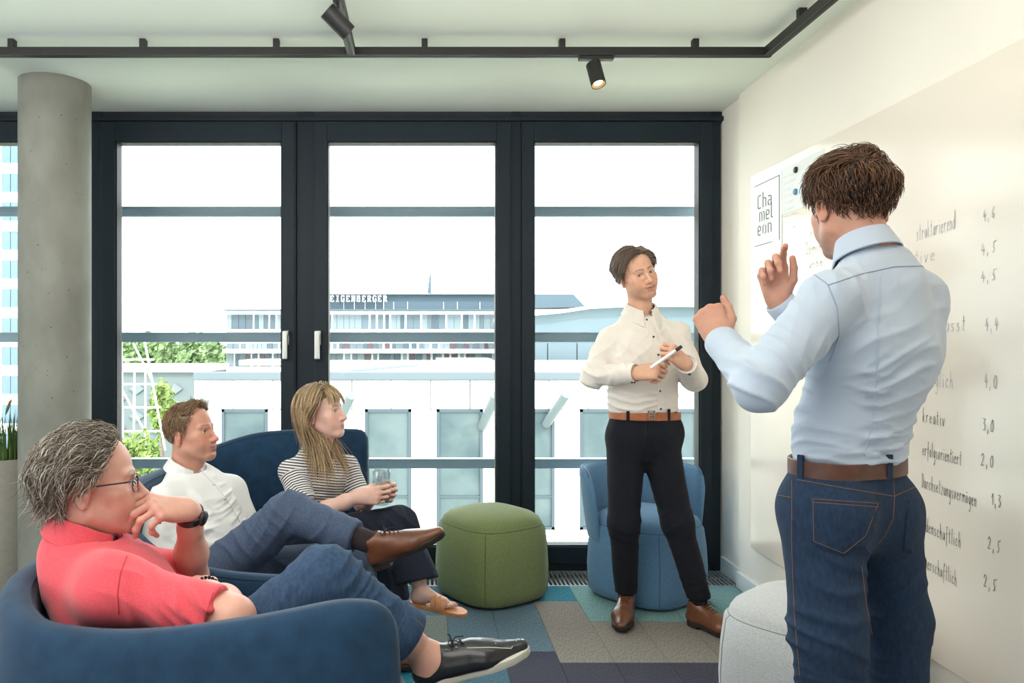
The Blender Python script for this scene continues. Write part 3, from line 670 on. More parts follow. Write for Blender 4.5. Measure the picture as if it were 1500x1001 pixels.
# ================================================================ implicit-surface modelling kit (people, shoes, soft goods)
V3 = lambda p: np.array([float(p[0]), float(p[1]), float(p[2])])
def nrm(v): v = V3(v); return v / (np.linalg.norm(v) + 1e-12)
class Field:
    def __init__(s, lo, hi, res):
        s.lo = V3(lo); s.res = res; s.n = np.ceil((V3(hi) - s.lo) / res).astype(int) + 1
        s.a = np.full(s.n, .5, np.float32); s.ax = [(s.lo[i] + res * np.arange(s.n[i])).astype(np.float32) for i in range(3)]
    def _ev(s, pr, m):
        fn, lo, hi = pr
        i0 = np.maximum(np.floor((lo - m - s.lo) / s.res).astype(int), 0); i1 = np.minimum(np.ceil((hi + m - s.lo) / s.res).astype(int) + 1, s.n)
        if np.any(i1 <= i0): return None, None
        sl = tuple(slice(a, b) for a, b in zip(i0, i1))
        X = s.ax[0][sl[0]][:, None, None]; Y = s.ax[1][sl[1]][None, :, None]; Z = s.ax[2][sl[2]][None, None, :]
        return sl, fn(X, Y, Z)
    def add(s, pr, k=.01):
        sl, d = s._ev(pr, k + 3 * s.res)
        if sl is None: return s
        a = s.a[sl]; h = np.maximum(k - np.abs(a - d), 0) / k
        s.a[sl] = np.minimum(a, d) - h * h * k * .25; return s
    def sub(s, pr, k=.004):
        sl, d = s._ev(pr, k + 2 * s.res)
        if sl is None: return s
        a = s.a[sl]; d = -d; h = np.maximum(k - np.abs(a - d), 0) / k
        s.a[sl] = np.maximum(a, d) + h * h * k * .25; return s
    def mesh(s):
        a = s.a; n = a < 0; nx, ny, nz = s.n
        c = np.zeros((nx - 1, ny - 1, nz - 1), np.int8); offs = [(i, j, k) for i in (0, 1) for j in (0, 1) for k in (0, 1)]
        for (i, j, k) in offs: c += n[i:nx - 1 + i, j:ny - 1 + j, k:nz - 1 + k]
        act = (c > 0) & (c < 8); ids = np.argwhere(act)
        idx = np.full(c.shape, -1, np.int64); idx[act] = np.arange(len(ids))
        val = np.stack([a[ids[:, 0] + i, ids[:, 1] + j, ids[:, 2] + k] for (i, j, k) in offs], 1)
        acc = np.zeros((len(ids), 3)); cnt = np.zeros(len(ids)); O = np.array(offs, float)
        for p in range(8):
            for q in range(p + 1, 8):
                if abs(O[p] - O[q]).sum() != 1: continue
                va, vb = val[:, p], val[:, q]; m = (va < 0) != (vb < 0)
                t = np.where(m, va / np.where(m, va - vb, 1), 0)
                acc += np.where(m[:, None], O[p] + t[:, None] * (O[q] - O[p]), 0); cnt += m
        v = s.lo + s.res * (ids + acc / cnt[:, None])
        fs = []
        for ax in range(3):
            sl0 = [slice(None)] * 3; sl1 = [slice(None)] * 3; sl0[ax] = slice(0, -1); sl1[ax] = slice(1, None)
            e = n[tuple(sl0)] != n[tuple(sl1)]; g = np.argwhere(e)
            b, cc = [q for q in range(3) if q != ax]
            ok = (g[:, b] > 0) & (g[:, cc] > 0) & (g[:, b] < s.n[b] - 1) & (g[:, cc] < s.n[cc] - 1); g = g[ok]
            ins = n[g[:, 0], g[:, 1], g[:, 2]]
            def at(db, dc):
                h = g.copy(); h[:, b] -= db; h[:, cc] -= dc; return idx[h[:, 0], h[:, 1], h[:, 2]]
            q = np.stack([at(1, 1), at(0, 1), at(0, 0), at(1, 0)], 1)
            flip = ins if ax != 1 else ~ins
            q[~flip] = q[~flip][:, ::-1]; fs.append(q)
        f = np.concatenate(fs); f = f[(f >= 0).all(1)]
        return v, f
def cone(a, b, ra, rb, flat=None):
    a, b = V3(a), V3(b); ba = b - a; L2 = float(ba @ ba) + 1e-9; r = max(ra, rb)
    if flat is not None: fd = nrm(flat[0]); fs = flat[1]; r = r * max(1, fs)
    def fn(X, Y, Z):
        px, py, pz = X - a[0], Y - a[1], Z - a[2]
        h = np.clip((px * ba[0] + py * ba[1] + pz * ba[2]) / L2, 0, 1)
        rx, ry, rz = px - ba[0] * h, py - ba[1] * h, pz - ba[2] * h; R_ = ra + (rb - ra) * h
        if flat is not None:
            c = (rx * fd[0] + ry * fd[1] + rz * fd[2]) * (1 / fs - 1); rx, ry, rz = rx + fd[0] * c, ry + fd[1] * c, rz + fd[2] * c
        return (np.sqrt(rx * rx + ry * ry + rz * rz) - R_).astype(np.float32)
    return fn, np.minimum(a, b) - r, np.maximum(a, b) + r
def ell(c, r, M=None):
    c, r = V3(c), V3(r); M = np.eye(3) if M is None else np.array(M, float); ext = np.abs(M) @ r
    def fn(X, Y, Z):
        px, py, pz = X - c[0], Y - c[1], Z - c[2]
        q = [(px * M[0, i] + py * M[1, i] + pz * M[2, i]) / r[i] for i in range(3)]
        k0 = np.sqrt(q[0] ** 2 + q[1] ** 2 + q[2] ** 2); k1 = np.sqrt((q[0] / r[0]) ** 2 + (q[1] / r[1]) ** 2 + (q[2] / r[2]) ** 2) + 1e-6
        return (k0 * (k0 - 1) / k1).astype(np.float32)
    return fn, c - ext, c + ext
def half(p, n, rad):
    """half-space beyond plane (p,n), only inside a ball of given radius: cuts hems flat"""
    p, n = V3(p), nrm(n)
    def fn(X, Y, Z):
        d = -((X - p[0]) * n[0] + (Y - p[1]) * n[1] + (Z - p[2]) * n[2])
        b = np.sqrt((X - p[0]) ** 2 + (Y - p[1]) ** 2 + (Z - p[2]) ** 2) - rad
        return np.maximum(d, b).astype(np.float32)
    return fn, p - rad, p + rad
def frame(yv, zv):
    """columns x,y,z with y along yv and z close to zv"""
    y = nrm(yv); z = V3(zv) - y * (V3(zv) @ y); z = nrm(z); x = np.cross(y, z); return np.stack([x, y, z], 1)
def normals(v, f):
    n = np.zeros_like(v); a, b, c, d = (v[f[:, i]] for i in range(4)); fn = np.cross(c - a, d - b)
    for i in range(4): np.add.at(n, f[:, i], fn)
    return n / (np.linalg.norm(n, axis=1)[:, None] + 1e-12)
def smooth_mesh(v, f, it=1, lam=.5):
    e = np.concatenate([f[:, [0, 1]], f[:, [1, 2]], f[:, [2, 3]], f[:, [3, 0]]]); e = np.concatenate([e, e[:, ::-1]])
    deg = np.bincount(e[:, 0], minlength=len(v))[:, None]
    for _ in range(it):
        s = np.stack([np.bincount(e[:, 0], weights=v[e[:, 1], i], minlength=len(v)) for i in range(3)], 1)
        v = v + lam * (s / np.maximum(deg, 1) - v)
    return v
def fbm(v, scale, seed=0, stretch=(1, 1, 1)):
    st = V3(stretch) * scale; q = v * st + seed * 7.3; nz = mnoise.noise
    return np.array([nz(p) for p in q.tolist()])
class Body:
    """gathers pieces (verts, faces, tint, material slot) that become ONE mesh"""
    def __init__(s): s.V = []; s.F = []; s.C = []; s.MI = []; s.n = 0
    def add(s, v, f, col, mi=0, M=None):
        v = np.asarray(v, float)
        if M is not None: M = np.array(M); v = v @ M[:3, :3].T + M[:3, 3]
        col = np.asarray(col, float); col = np.tile(col[:3], (len(v), 1)) if col.ndim == 1 else col
        s.V.append(v); s.F.append((np.asarray(f) + s.n)); s.C.append(col); s.MI.append(np.full(len(f), mi)); s.n += len(v); return s
    def build(s, name, mats, parent=None, keep=True, smooth=True):
        me = bpy.data.meshes.new(name); v = np.concatenate(s.V)
        fl = [x for f in s.F for x in f.tolist()]
        me.from_pydata(v.tolist(), [], fl); me.polygons.foreach_set('material_index', np.concatenate(s.MI).astype(np.int32))
        at = me.color_attributes.new('tint', 'FLOAT_COLOR', 'POINT'); c = np.concatenate(s.C)
        at.data.foreach_set('color', np.concatenate([c, np.ones((len(c), 1))], 1).astype(np.float32).ravel())
        me.update(); return link(name, me, mats, parent, smooth, keep and parent is not None)
def tint_mat(name, rough=.5, sss=0, spec=.5, bump=0, bscale=300, var=0, aniso=0, sheen=0, stripe=None, coat=0):
    m = mat(name, (200, 200, 200), rough, spec=spec, sss=sss, bump=bump, bscale=bscale, sheen=sheen, coat=coat)
    N = m.node_tree.nodes; L = m.node_tree.links; b = N['Principled BSDF']
    a = N.new('ShaderNodeAttribute'); a.attribute_name = 'tint'; src = a.outputs['Color']
    if var:
        n = N.new('ShaderNodeTexNoise'); n.inputs['Scale'].default_value = 45; n.inputs['Detail'].default_value = 5
        tc = N.new('ShaderNodeTexCoord'); L.new(tc.outputs['Object'], n.inputs['Vector'])
        mp = N.new('ShaderNodeMapRange'); mp.inputs[1].default_value = .3; mp.inputs[2].default_value = .7; mp.inputs[3].default_value = 1 - var; mp.inputs[4].default_value = 1 + var
        L.new(n.outputs['Fac'], mp.inputs[0]); mm = N.new('ShaderNodeVectorMath'); mm.operation = 'SCALE'
        L.new(src, mm.inputs[0]); L.new(mp.outputs[0], mm.inputs['Scale']); src = mm.outputs[0]
    L.new(src, b.inputs['Base Color']); return m
M_skin = tint_mat('skin', .48, sss=.12, spec=.4, bump=.06, bscale=500, var=.05)
M_eye = tint_mat('eye_surface', .08, spec=.6, coat=.3)
M_hair = tint_mat('hair_strands', .42, spec=.45)

def blob(d2, r): return np.exp(-d2 / (r * r))
def head_mesh(skin, lip=(150, 84, 78), brow=(96, 78, 62), smile=0., open_=0., nose=1., jaw=1., wide=1., stub=None, gaze=(0, 1, 0), iris=(92, 110, 120), neck=.051, fem=0., ears=True, neck_end=(0, -.05, -.21), brows=True, res=.0023):
    """head in its own frame: +Y face, +Z up, origin between the eyes' level and the ears"""
    skin = np.array(lin(skin)); lip = np.array(lin(lip)); brow = np.array(lin(brow))
    ne = V3(neck_end)
    F = Field((-.105, min(-.13, ne[1] - .07), min(-.24, ne[2] - .02)), (.105, .15, .14), res)
    F.add(ell((0, -.006, .034), (.0765 * wide, .099, .086)), .02)
    F.add(ell((0, .028, -.026), (.064 * wide, .066, .062)), .03)
    F.add(ell((0, .036, -.075), (.047 * wide * jaw, .052, .038)), .025)
    for s in (-1, 1):
        F.add(cone((s * .05 * wide * jaw, .002, -.062), (s * .018, .074, -.102), .017, .014), .03)
        F.add(ell((s * .045 * wide, .058, -.022), (.022, .022, .018)), .022)           # cheekbone
        F.add(ell((s * .034, .066, -.052), (.022, .022, .024)), .025)                     # cheek
        F.add(cone((s * .012, .090 - .002 * fem, .017), (s * .043, .077, .020), .009 - .003 * fem, .007), .014)  # brow ridge
    F.add(ell((0, .080, -.102), (.021 * jaw, .015, .016)), .02)                            # chin
    F.add(ell((0, .084, -.066), (.030, .015, .024)), .02)                                   # muzzle
    F.add(cone((0, -.022, -.045), ne, neck, neck * 1.05, None), .03)
    F.add(cone((0, .026, -.10), (0, -.012, -.17), .026, .034), .03)                            # throat
    for s in (-1, 1): F.sub(ell((s * .0325, .1035, -.002), (.019, .016, .0115)), .014)      # sockets
    n = nose
    F.add(cone((0, .089, .010), (0, .089 + .026 * n, -.034), .0065, .0095), .010)
    F.add(ell((0, .091 + .025 * n, -.038), (.0105, .011, .0095)), .008)
    F.add(cone((0, .080, -.041), (0, .090 + .014 * n, -.040), .013, .0105), .008)
    for s in (-1, 1): F.add(ell((s * .0118, .088 + .011 * n, -.0415), (.0072, .012, .0075)), .007)
    for s in (-1, 1): F.sub(ell((s * .0065, .094 + .014 * n, -.0485), (.0036, .006, .003)), .003)
    for s in (-1, 1):
        F.add(ell((s * .0315, .0735, 0), (.0150, .0150, .0142)), .006)                     # lids
        F.sub(ell((s * .0318, .0905, -.0002), (.0135, .016, .0056)), .002)
    # mouth
    cz = .006 * smile; mw = .024 + .005 * smile
    for s in (-1, 1):
        F.add(cone((0, .0982, -.0638), (s * mw, .0845, -.0678 + cz), .0048, .0028), .008)
        F.add(cone((0, .0968, -.0752), (s * mw * .92, .0845, -.0697 + cz), .0058, .003), .008)
        F.sub(cone((0, .1045, -.0692 - .001 * open_), (s * mw * 1.0, .0885, -.0685 + cz), .0014 + .0018 * open_, .0010), .002)
        if smile: F.add(ell((s * .037, .071, -.046), (.016, .015, .014)), .012)
    F.sub(ell((0, .1035, -.0885), (.016, .008, .005)), .01)
    if ears:
        for s in (-1, 1):
            M = np.array(Matrix.Rotation(s * R(-22), 3, 'Z') @ Matrix.Rotation(R(-10), 3, 'X'))
            c = V3((s * .0765 * wide, -.012, -.014))
            F.add(ell(c, (.0075, .0185, .031), M), .005)
            F.sub(ell(c + M @ V3((s * .0075, .003, .003)), (.0065, .0115, .020), M), .004)
            F.add(ell(c + M @ V3((s * .002, .008, -.003)), (.006, .005, .009), M), .004)
            F.add(ell(c + M @ V3((-s * .001, .004, -.026)), (.0065, .009, .009), M), .004)
    v, f = F.mesh(); v = smooth_mesh(v, f, 1, .3)
    x, y, z = v[:, 0], v[:, 1], v[:, 2]; C = np.tile(skin, (len(v), 1))
    def mix(w, c): 
        nonlocal C
        w = np.clip(w, 0, 1)[:, None]; C = C * (1 - w) + np.array(c) * w
    red = skin * np.array([1.0, .74, .70])
    for s in (-1, 1):
        mix(.45 * blob((x - s * .043) ** 2 + (z + .035) ** 2, .024) * (y > .03), red)
        mix(.6 * blob((x - s * .08) ** 2 + (y + .012) ** 2 + (z + .014) ** 2, .03), red)
    mix(.25 * blob(x ** 2 + (z + .038) ** 2, .014) * (y > .09), red)
    if stub is not None:
        w = np.clip((-.048 - z) / .02, 0, 1) * (y > .0) * np.clip((y - .0) / .03, 0, 1) * np.clip((z + .13) / .02, 0, 1); mix(.33 * w, lin(stub))
    zc = -.0690 + cz * np.minimum(1, (np.abs(x) / mw)) ** 2
    lw = np.sqrt(np.clip(1 - (x / (mw * 1.02)) ** 2, 0, 1)); mix(.55 * np.clip(1.6 - 1.6 * np.abs((z - zc + .0006) / (.0102 * lw + 1e-4)) ** 2, 0, 1) * lw ** .5 * (y > .075), lip)
    mix(.9 * blob(((z - zc + .0004) / (.0014 + .0012 * open_)) ** 2, 1.0) * lw * (y > .072), lip * .4 if open_ < .5 else lin((222, 206, 196)))
    if brows:
        for s in (-1, 1):
            ax = s * x; t = (ax - .011) / .036; zb = .0215 + .006 * np.sin(np.clip(t, 0, 1) * 2.4) - .003 * np.clip(t, 0, 1)
            mix(.85 * blob(((z - zb) / (.0042 - .002 * np.clip(t, 0, 1))) ** 2, 1) * (t > -.05) * (t < 1.02) * (y > .05), brow)
    for s in (-1, 1):  # lash line
        d = ((x - s * .0318) / .0145) ** 2 + ((z - .0003) / .0062) ** 2
        mix(.5 * blob((d - 1) ** 2, .35) * (y > .07) * (z > -.001), brow * .7)
    out = [(v, f, C, 0)]
    g = nrm(gaze)
    for s in (-1, 1):
        nu, nv = 20, 14; G = frame(np.cross(g, (0, 0, 1)) if abs(g[2]) < .9 else (1, 0, 0), g)
        vs = []; cs = []
        for i in range(nv + 1):
            th = math.pi * i / nv
            for j in range(nu):
                ph = 2 * math.pi * j / nu; l = V3((math.sin(th) * math.cos(ph), math.sin(th) * math.sin(ph), math.cos(th)))
                vs.append(G @ l * .0123 + V3((s * .0315, .0742, 0)))
                cs.append(lin((16, 14, 14)) if th < .22 else lin(iris) if th < .46 else lin((236, 230, 226)))
        fs = [(i * nu + j, i * nu + (j + 1) % nu, (i + 1) * nu + (j + 1) % nu, (i + 1) * nu + j) for i in range(nv) for j in range(nu)]
        out.append((np.array(vs), np.array(fs), np.array(cs), 1))
    return out

FING = {'i': (.027, .092, (.044, .026, .022), .0092), 'm': (.006, .097, (.048, .030, .023), .0095), 'r': (-.0145, .091, (.044, .028, .023), .0090), 'p': (-.032, .081, (.034, .021, .020), .0080)}
def hand_mesh(side, curls, thumb, skin, spread=(.06, .0, -.05, -.12), arm=None, size=1., res=.0022, wrist_r=.0265, bend=None, rings=()):
    """hand in its own frame: wrist at origin, +Y fingers, +Z back of hand. side 'R'/'L'.
    curls: 4 triples of flexion degrees; thumb: 3 direction vectors (x towards thumb side). arm: list of (local point, radius) from wrist up"""
    sx = -1 if side == 'R' else 1; skin = np.array(lin(skin)); pr = []; tips = []; ring_pos = {}
    for k, (nm, (x, y, ls, r)) in enumerate(FING.items()):
        p = V3((sx * x, y, .002 if nm in 'mr' else -.001)); ang = 0
        pr.append((cone((sx * x * .55, .012, 0), p, .0155, .0125, ((0, 0, 1), .85)), .014))
        pr.append((ell(p + V3((0, 0, .001)), (.0105, .012, .0105)), .006))
        for j, L in enumerate(ls):
            ang += R(curls[k][j]); sp = spread[k] * (1 if j == 0 else .6) * math.cos(min(ang, 1.5))
            d = nrm((sx * sp, math.cos(ang), -math.sin(ang))); q = p + d * L
            pr.append((cone(p, q, r * (1 - .07 * j), r * (1 - .07 * (j + 1))), .0035 if j else .006))
            if j: pr.append((ell(p, (r * 1.03,) * 3), .004))
            if j == 0: ring_pos[nm] = (p + d * L * .55, d, r)
            p = q
        tips.append((p, d, ang))
    p = V3((sx * .020, .020, -.008)); tl = (.045, .034, .028); tr_ = (.0145, .0112, .0098, .0082)
    pr.append((ell((sx * .019, .042, -.012), (.016, .028, .015)), .014)); pr.append((ell((-sx * .022, .045, -.010), (.014, .034, .013)), .014))
    for j in range(3):
        d = nrm((sx * thumb[j][0], thumb[j][1], thumb[j][2])); q = p + d * tl[j]
        pr.append((cone(p, q, tr_[j], tr_[j + 1]), .010 if j == 0 else .004)); p = q
    tips.append((p, d, None))
    pr.append((cone((0, -.004, 0), (0, .03, 0), wrist_r, .028, ((0, 0, 1), .62)), .018))
    if arm:
        prev, rp = V3((0, 0, 0)), wrist_r * .86
        for q, r in arm: pr.append((cone(prev, V3(q) / size, rp, r / size), .02)); prev, rp = V3(q) / size, r / size
    lo = np.min([a[1] for a, _ in pr], 0) - .01; hi = np.max([a[2] for a, _ in pr], 0) + .01
    F = Field(lo, hi, res)
    for a, k in pr: F.add(a, k)
    v, f = F.mesh(); v = smooth_mesh(v, f, 1, .3); C = np.tile(skin, (len(v), 1)); red = skin * np.array([1.0, .70, .64])
    for p, d, ang in tips:
        w = .5 * blob(((v - (p - d * .004)) ** 2).sum(1), .013)[:, None]; C = C * (1 - w) + red * w
        if ang is not None: nb = nrm(V3((0, math.sin(ang), math.cos(ang))))
        else: nb = nrm(np.cross(d, np.cross((0, 0, 1), d)) + 1e-9)
        w = (.8 * blob(((v - (p + nb * .006 + d * .001)) ** 2).sum(1), .0058))[:, None]; C = C * (1 - w) + skin * np.array([1.12, 1.02, 1.0]) * w
    for nm, (x, y, ls, r) in FING.items():
        w = .35 * blob(((v - V3((sx * x, y, .012))) ** 2).sum(1), .011)[:, None]; C = C * (1 - w) + red * w
    return v * size, f, np.clip(C, 0, 1), ring_pos
def place(origin, ydir, zdir, scale=1.):
    M = np.eye(4); M[:3, :3] = frame(ydir, zdir) * scale; M[:3, 3] = V3(origin); return M
def to_local(M, p): return np.linalg.inv(M) @ np.append(V3(p), 1)

# ---------------------------------------------------------------- hair
HC, HR = V3((0, -.006, .034)), V3((.0765, .099, .086))
def scalp_pts(n, rg, line, wide=1.):
    out = []; az_t, z_t = zip(*line)
    while len(out) < n:
        d = nrm((rg.gauss(0, 1), rg.gauss(0, 1), rg.gauss(0, 1)))
        p = HC + HR * V3((wide, 1, 1)) * d
        az = abs(math.degrees(math.atan2(d[0], d[1])))
        if p[2] > np.interp(az, az_t, z_t) + rg.uniform(-.004, .004): out.append((p, d, az))
    return out
def strands(B, n, rg, line, flow, length, cols, lift=.25, width=.0011, seg=6, wide=1., curl=0, curl_f=40, grav=0, off=(.002, .012), jit=.25, colliders=(), mi=0):
    """hair strands as thin 3-sided tubes following a combing direction over the skull"""
    rad = HR * V3((wide, 1, 1)); Vs = []; Fs = []; Cs = []; cnt = 0
    cl = [np.array(lin(c)) for c in cols]
    for p, d, az in scalp_pts(n, rg, line, wide):
        L = length(p, az) * rg.uniform(.75, 1.15)
        if L <= 0: continue
        nl = nrm(d / rad); o = rg.uniform(*off); pts = [p - nl * .002]; q = p + nl * o * .4
        ph = rg.uniform(0, 6.28); jv = V3((rg.gauss(0, jit), rg.gauss(0, jit), rg.gauss(0, jit)))
        h = L / seg
        for s in range(seg):
            nl = nrm((q - HC) / (rad * rad)); fl = V3(flow(q, az, s / seg, rg)) + jv; fl = fl - nl * (fl @ nl) * .8
            st = nrm(nrm(fl) + nl * lift * (1 - 1.4 * s / seg) + V3((0, 0, -grav * (s + 1) / seg)))
            q = q + st * h
            if curl:
                a = ph + curl_f * h * s; t1 = nrm(np.cross(st, nl)); q = q + (t1 * math.cos(a) + nl * math.sin(a) * .6) * curl
            e = (q - HC) / (rad + o); m = np.linalg.norm(e)
            if m < 1: q = HC + (q - HC) / m
            for c_, r_ in colliders:
                w = q - c_; m = np.linalg.norm(w)
                if m < r_ + o: q = c_ + w * ((r_ + o) / m)
            pts.append(q.copy())
        c = cl[rg.randrange(len(cl))] * rg.uniform(.75, 1.25); m = len(pts); w0 = width * rg.uniform(.7, 1.3)
        for i, p_ in enumerate(pts):
            t = nrm(pts[min(i + 1, m - 1)] - pts[max(i - 1, 0)]); a = np.cross(t, (.3, .5, .8)); a = nrm(a); b = np.cross(t, a); w = w0 * (1 - .8 * (i / (m - 1)) ** 2)
            for k in range(3): Vs.append(p_ + w * (a * math.cos(2.094 * k) + b * math.sin(2.094 * k))); Cs.append(c)
        for i in range(m - 1):
            for k in range(3):
                k2 = (k + 1) % 3; Fs.append((cnt + 3 * i + k, cnt + 3 * i + k2, cnt + 3 * i + 3 + k2, cnt + 3 * i + 3 + k))
        cnt += 3 * m
    return np.array(Vs), np.array(Fs), np.array(Cs)
def hair_cap(line, col, thick, wide=1., nu=72, nv=40):
    """closed-looking under-layer of the hair that follows the hairline"""
    az_t, z_t = zip(*line); vs = []; 
    for i in range(nv + 1):
        th = math.pi * i / nv * .86
        for j in range(nu):
            ph = 2 * math.pi * j / nu; d = V3((math.sin(th) * math.sin(ph), math.sin(th) * math.cos(ph), math.cos(th)))
            az = abs(math.degrees(math.atan2(d[0], d[1]))); p = HC + (HR * V3((wide, 1, 1))) * d
            zl = np.interp(az, az_t, z_t); t = np.clip((p[2] - zl) / .02, 0, 1)
            vs.append(HC + (HR * V3((wide, 1, 1)) + (thick(p, az) * t - .0015 * (1 - t))) * d if p[2] > zl - .006 else HC + (HR * V3((wide, 1, 1)) - .004) * d)
    fs = [(i * nu + j, i * nu + (j + 1) % nu, (i + 1) * nu + (j + 1) % nu, (i + 1) * nu + j) for i in range(nv) for j in range(nu)]
    v = np.array(vs); keep = []
    for f in fs:
        m = v[list(f)].mean(0); d = m - HC; az = abs(math.degrees(math.atan2(d[0], d[1])))
        if m[2] > np.interp(az, az_t, z_t) - .004: keep.append(f)
    return v, np.array(keep), np.array(lin(col))

# ---------------------------------------------------------------- cloth helpers
def garment(name, prims, m, parent, cuts=(), res=.0055, k=.03, wr=(), amp=.002, nsc=14, stretch=(1, 1, 1), seed=0, sm=2, stripe=None, pre=()):
    """one seamless cloth mesh from implicit limbs; wr: local fold bundles (centre, radius, axis, wavelength, height)"""
    pr = [p if isinstance(p[0], tuple) else (p, k) for p in prims]
    lo = np.min([a[1] for a, _ in pr], 0) - .02; hi = np.max([a[2] for a, _ in pr], 0) + .02
    F = Field(lo, hi, res)
    for a, kk in pr: F.add(a, kk)
    for c in cuts: F.sub(c, .004)
    v, f = F.mesh(); v = smooth_mesh(v, f, sm, .5); n = normals(v, f)
    d = amp * fbm(v, nsc, seed, stretch) + amp * .5 * fbm(v, nsc * 2.3, seed + 3, stretch)
    for c, r, ax, wl, h in wr:
        q = v - V3(c); w = np.exp(-(q ** 2).sum(1) / (r * r)); t = q @ nrm(ax) / wl * 2 * math.pi
        near = w > .02; vn = v[near]
        t = t[near] * .5 + 3.2 * fbm(vn, 6, seed + 5)
        s = (1 - np.abs(np.sin(t))) ** 1.5 * 1.6 - .35; d[near] += h * w[near] * s * np.clip(.55 + 1.6 * fbm(vn, 8, seed + 8), 0, 1.3)
    v = v + n * d[:, None]
    B = Body()
    if stripe is None: B.add(v, f, (1, 1, 1), 0)
    else: B.add(v, f, stripe(v), 0)
    return B.build(name, m if isinstance(m, (list, tuple)) else [m], parent)
from mathutils.bvhtree import BVHTree
def bvh(o):
    """tree of an object's mesh in world space"""
    M = pmat(o); me = o.data
    return BVHTree.FromPolygons([M @ q.co for q in me.vertices], [tuple(p.vertices) for p in me.polygons])
def belt_ring(name, tree, c, up, h, m, parent, out=.004, n=72, thick=.0035):
    """band following the hits of rays shot inwards at the waist"""
    up = Vector(up).normalized(); a = up.orthogonal().normalized(); b = up.cross(a); c = Vector(c); rad = []
    for i in range(n):
        t = 2 * math.pi * i / n; d = a * math.cos(t) + b * math.sin(t); rr_ = 0
        for e in (-.4, 0, .4):
            h_ = tree.ray_cast(c + up * e * h + d * .5, -d)
            if h_[0] is not None: rr_ = max(rr_, (h_[0] - c - up * e * h).length)
        rad.append(rr_ or .15)
    rad = [sorted(rad[(i + j) % n] for j in range(-3, 4))[3] for i in range(n)]
    rad = [sum(rad[(i + j) % n] for j in range(-2, 3)) / 5 + out for i in range(n)]
    rings = []
    for i in range(n):
        t = 2 * math.pi * i / n; d = a * math.cos(t) + b * math.sin(t)
        rings.append([c + d * (rad[i] + x) + up * z for x, z in ((0, -h / 2), (thick, -h / 2 + .002), (thick, h / 2 - .002), (0, h / 2), (-.006, h / 2 - .003), (-.006, -h / 2 + .003))])
    o = autosmooth(MB().rings(rings, closed=True).build(name, m, parent, keep=True), 35)
    return o, (lambda t: c + (a * math.cos(t) + b * math.sin(t)) * (rad[int(t / (2 * math.pi) * n) % n] + thick)), a, b
def collar(parent, m, c, axis, front, r, h=.034, fall=.036, gap=14, point=.02, flare=.026, stand=None, mstand=None, back_raise=.012, name='collar', sq=.88):
    """shirt collar: stand and turned-down leaf around the neck, open at the front"""
    up = nrm(axis); fr = nrm(V3(front) - up * (V3(front) @ up)); sd = np.cross(fr, up); c = V3(c); n = 44; rings = []
    for i in range(n + 1):
        t = R(gap + (360 - 2 * gap) * i / n); s = (1 + math.cos(t)) / 2 ; e = max(0, 1 - min(i, n - i) / 7.0)
        d = fr * math.cos(t) * sq + sd * math.sin(t)
        rz = back_raise * (1 - s) - .012 * s ** 3
        ff = fall + point * e; fo = flare + .010 * e; hh = h * (1 - .25 * e)
        prof = [(0, -.03), (.001, hh), (.004, hh + .003), (.009, hh + .002), (fo, hh - ff), (fo - .003, hh - ff - .002), (.0055, hh - .006), (.004, -.03)]
        rings.append([Vector(c + d * (r + x) + up * (z + rz)) for x, z in prof])
    return autosmooth(MB().rings(rings, True).build(name, m, parent, keep=True), 50)
def buttons(parent, tree, pts, front, m, r=.0055, name='button'):
    for p in pts:
        p = Vector(p); d = Vector(front).normalized(); h_ = tree.ray_cast(p + d * .4, -d)
        if h_[0] is None: continue
        n = (h_[1] if h_[1].dot(d) > 0 else -h_[1]); n = (n + d).normalized(); q = n.to_track_quat('Z', 'Y').to_matrix().to_4x4()
        mb = MB().lathe([(.0003, .0034), (r * .7, .0034), (r, .0028), (r, 0), (.0003, 0)], 14, cap=False); T = Matrix.Translation(h_[0]) @ q
        mb.v = [tuple(T @ Vector(x)) for x in mb.v]; mb.build(name, m, parent, smooth=True, keep=True)
def strip_on(parent, tree, pts, front, w, m, name, out=.0015, thick=.0015, n=40):
    """fabric strip laid on a surface along a polyline"""
    d = Vector(front).normalized(); L = []
    pts = [Vector(p) for p in pts]
    for i in range(n + 1):
        t = i / n * (len(pts) - 1); k = min(int(t), len(pts) - 2); p = pts[k].lerp(pts[k + 1], t - k)
        h_ = tree.ray_cast(p + d * .4, -d)
        L.append(h_[0] if h_[0] is not None else (L[-1] if L else p))
    L = [sum((L[min(max(i + j, 0), n)] for j in (-2, -1, 0, 1, 2)), Vector()) / 5 for i in range(n + 1)]
    rings = []
    for i, p in enumerate(L):
        t = (L[min(i + 1, n)] - L[max(i - 1, 0)]).normalized(); s = t.cross(d).normalized() * w / 2
        rings.append([p - s - d * .004, p - s + d * (out + thick), p + s + d * (out + thick), p + s - d * .004])
    return MB().rings(rings, True).build(name, m, parent, keep=True)
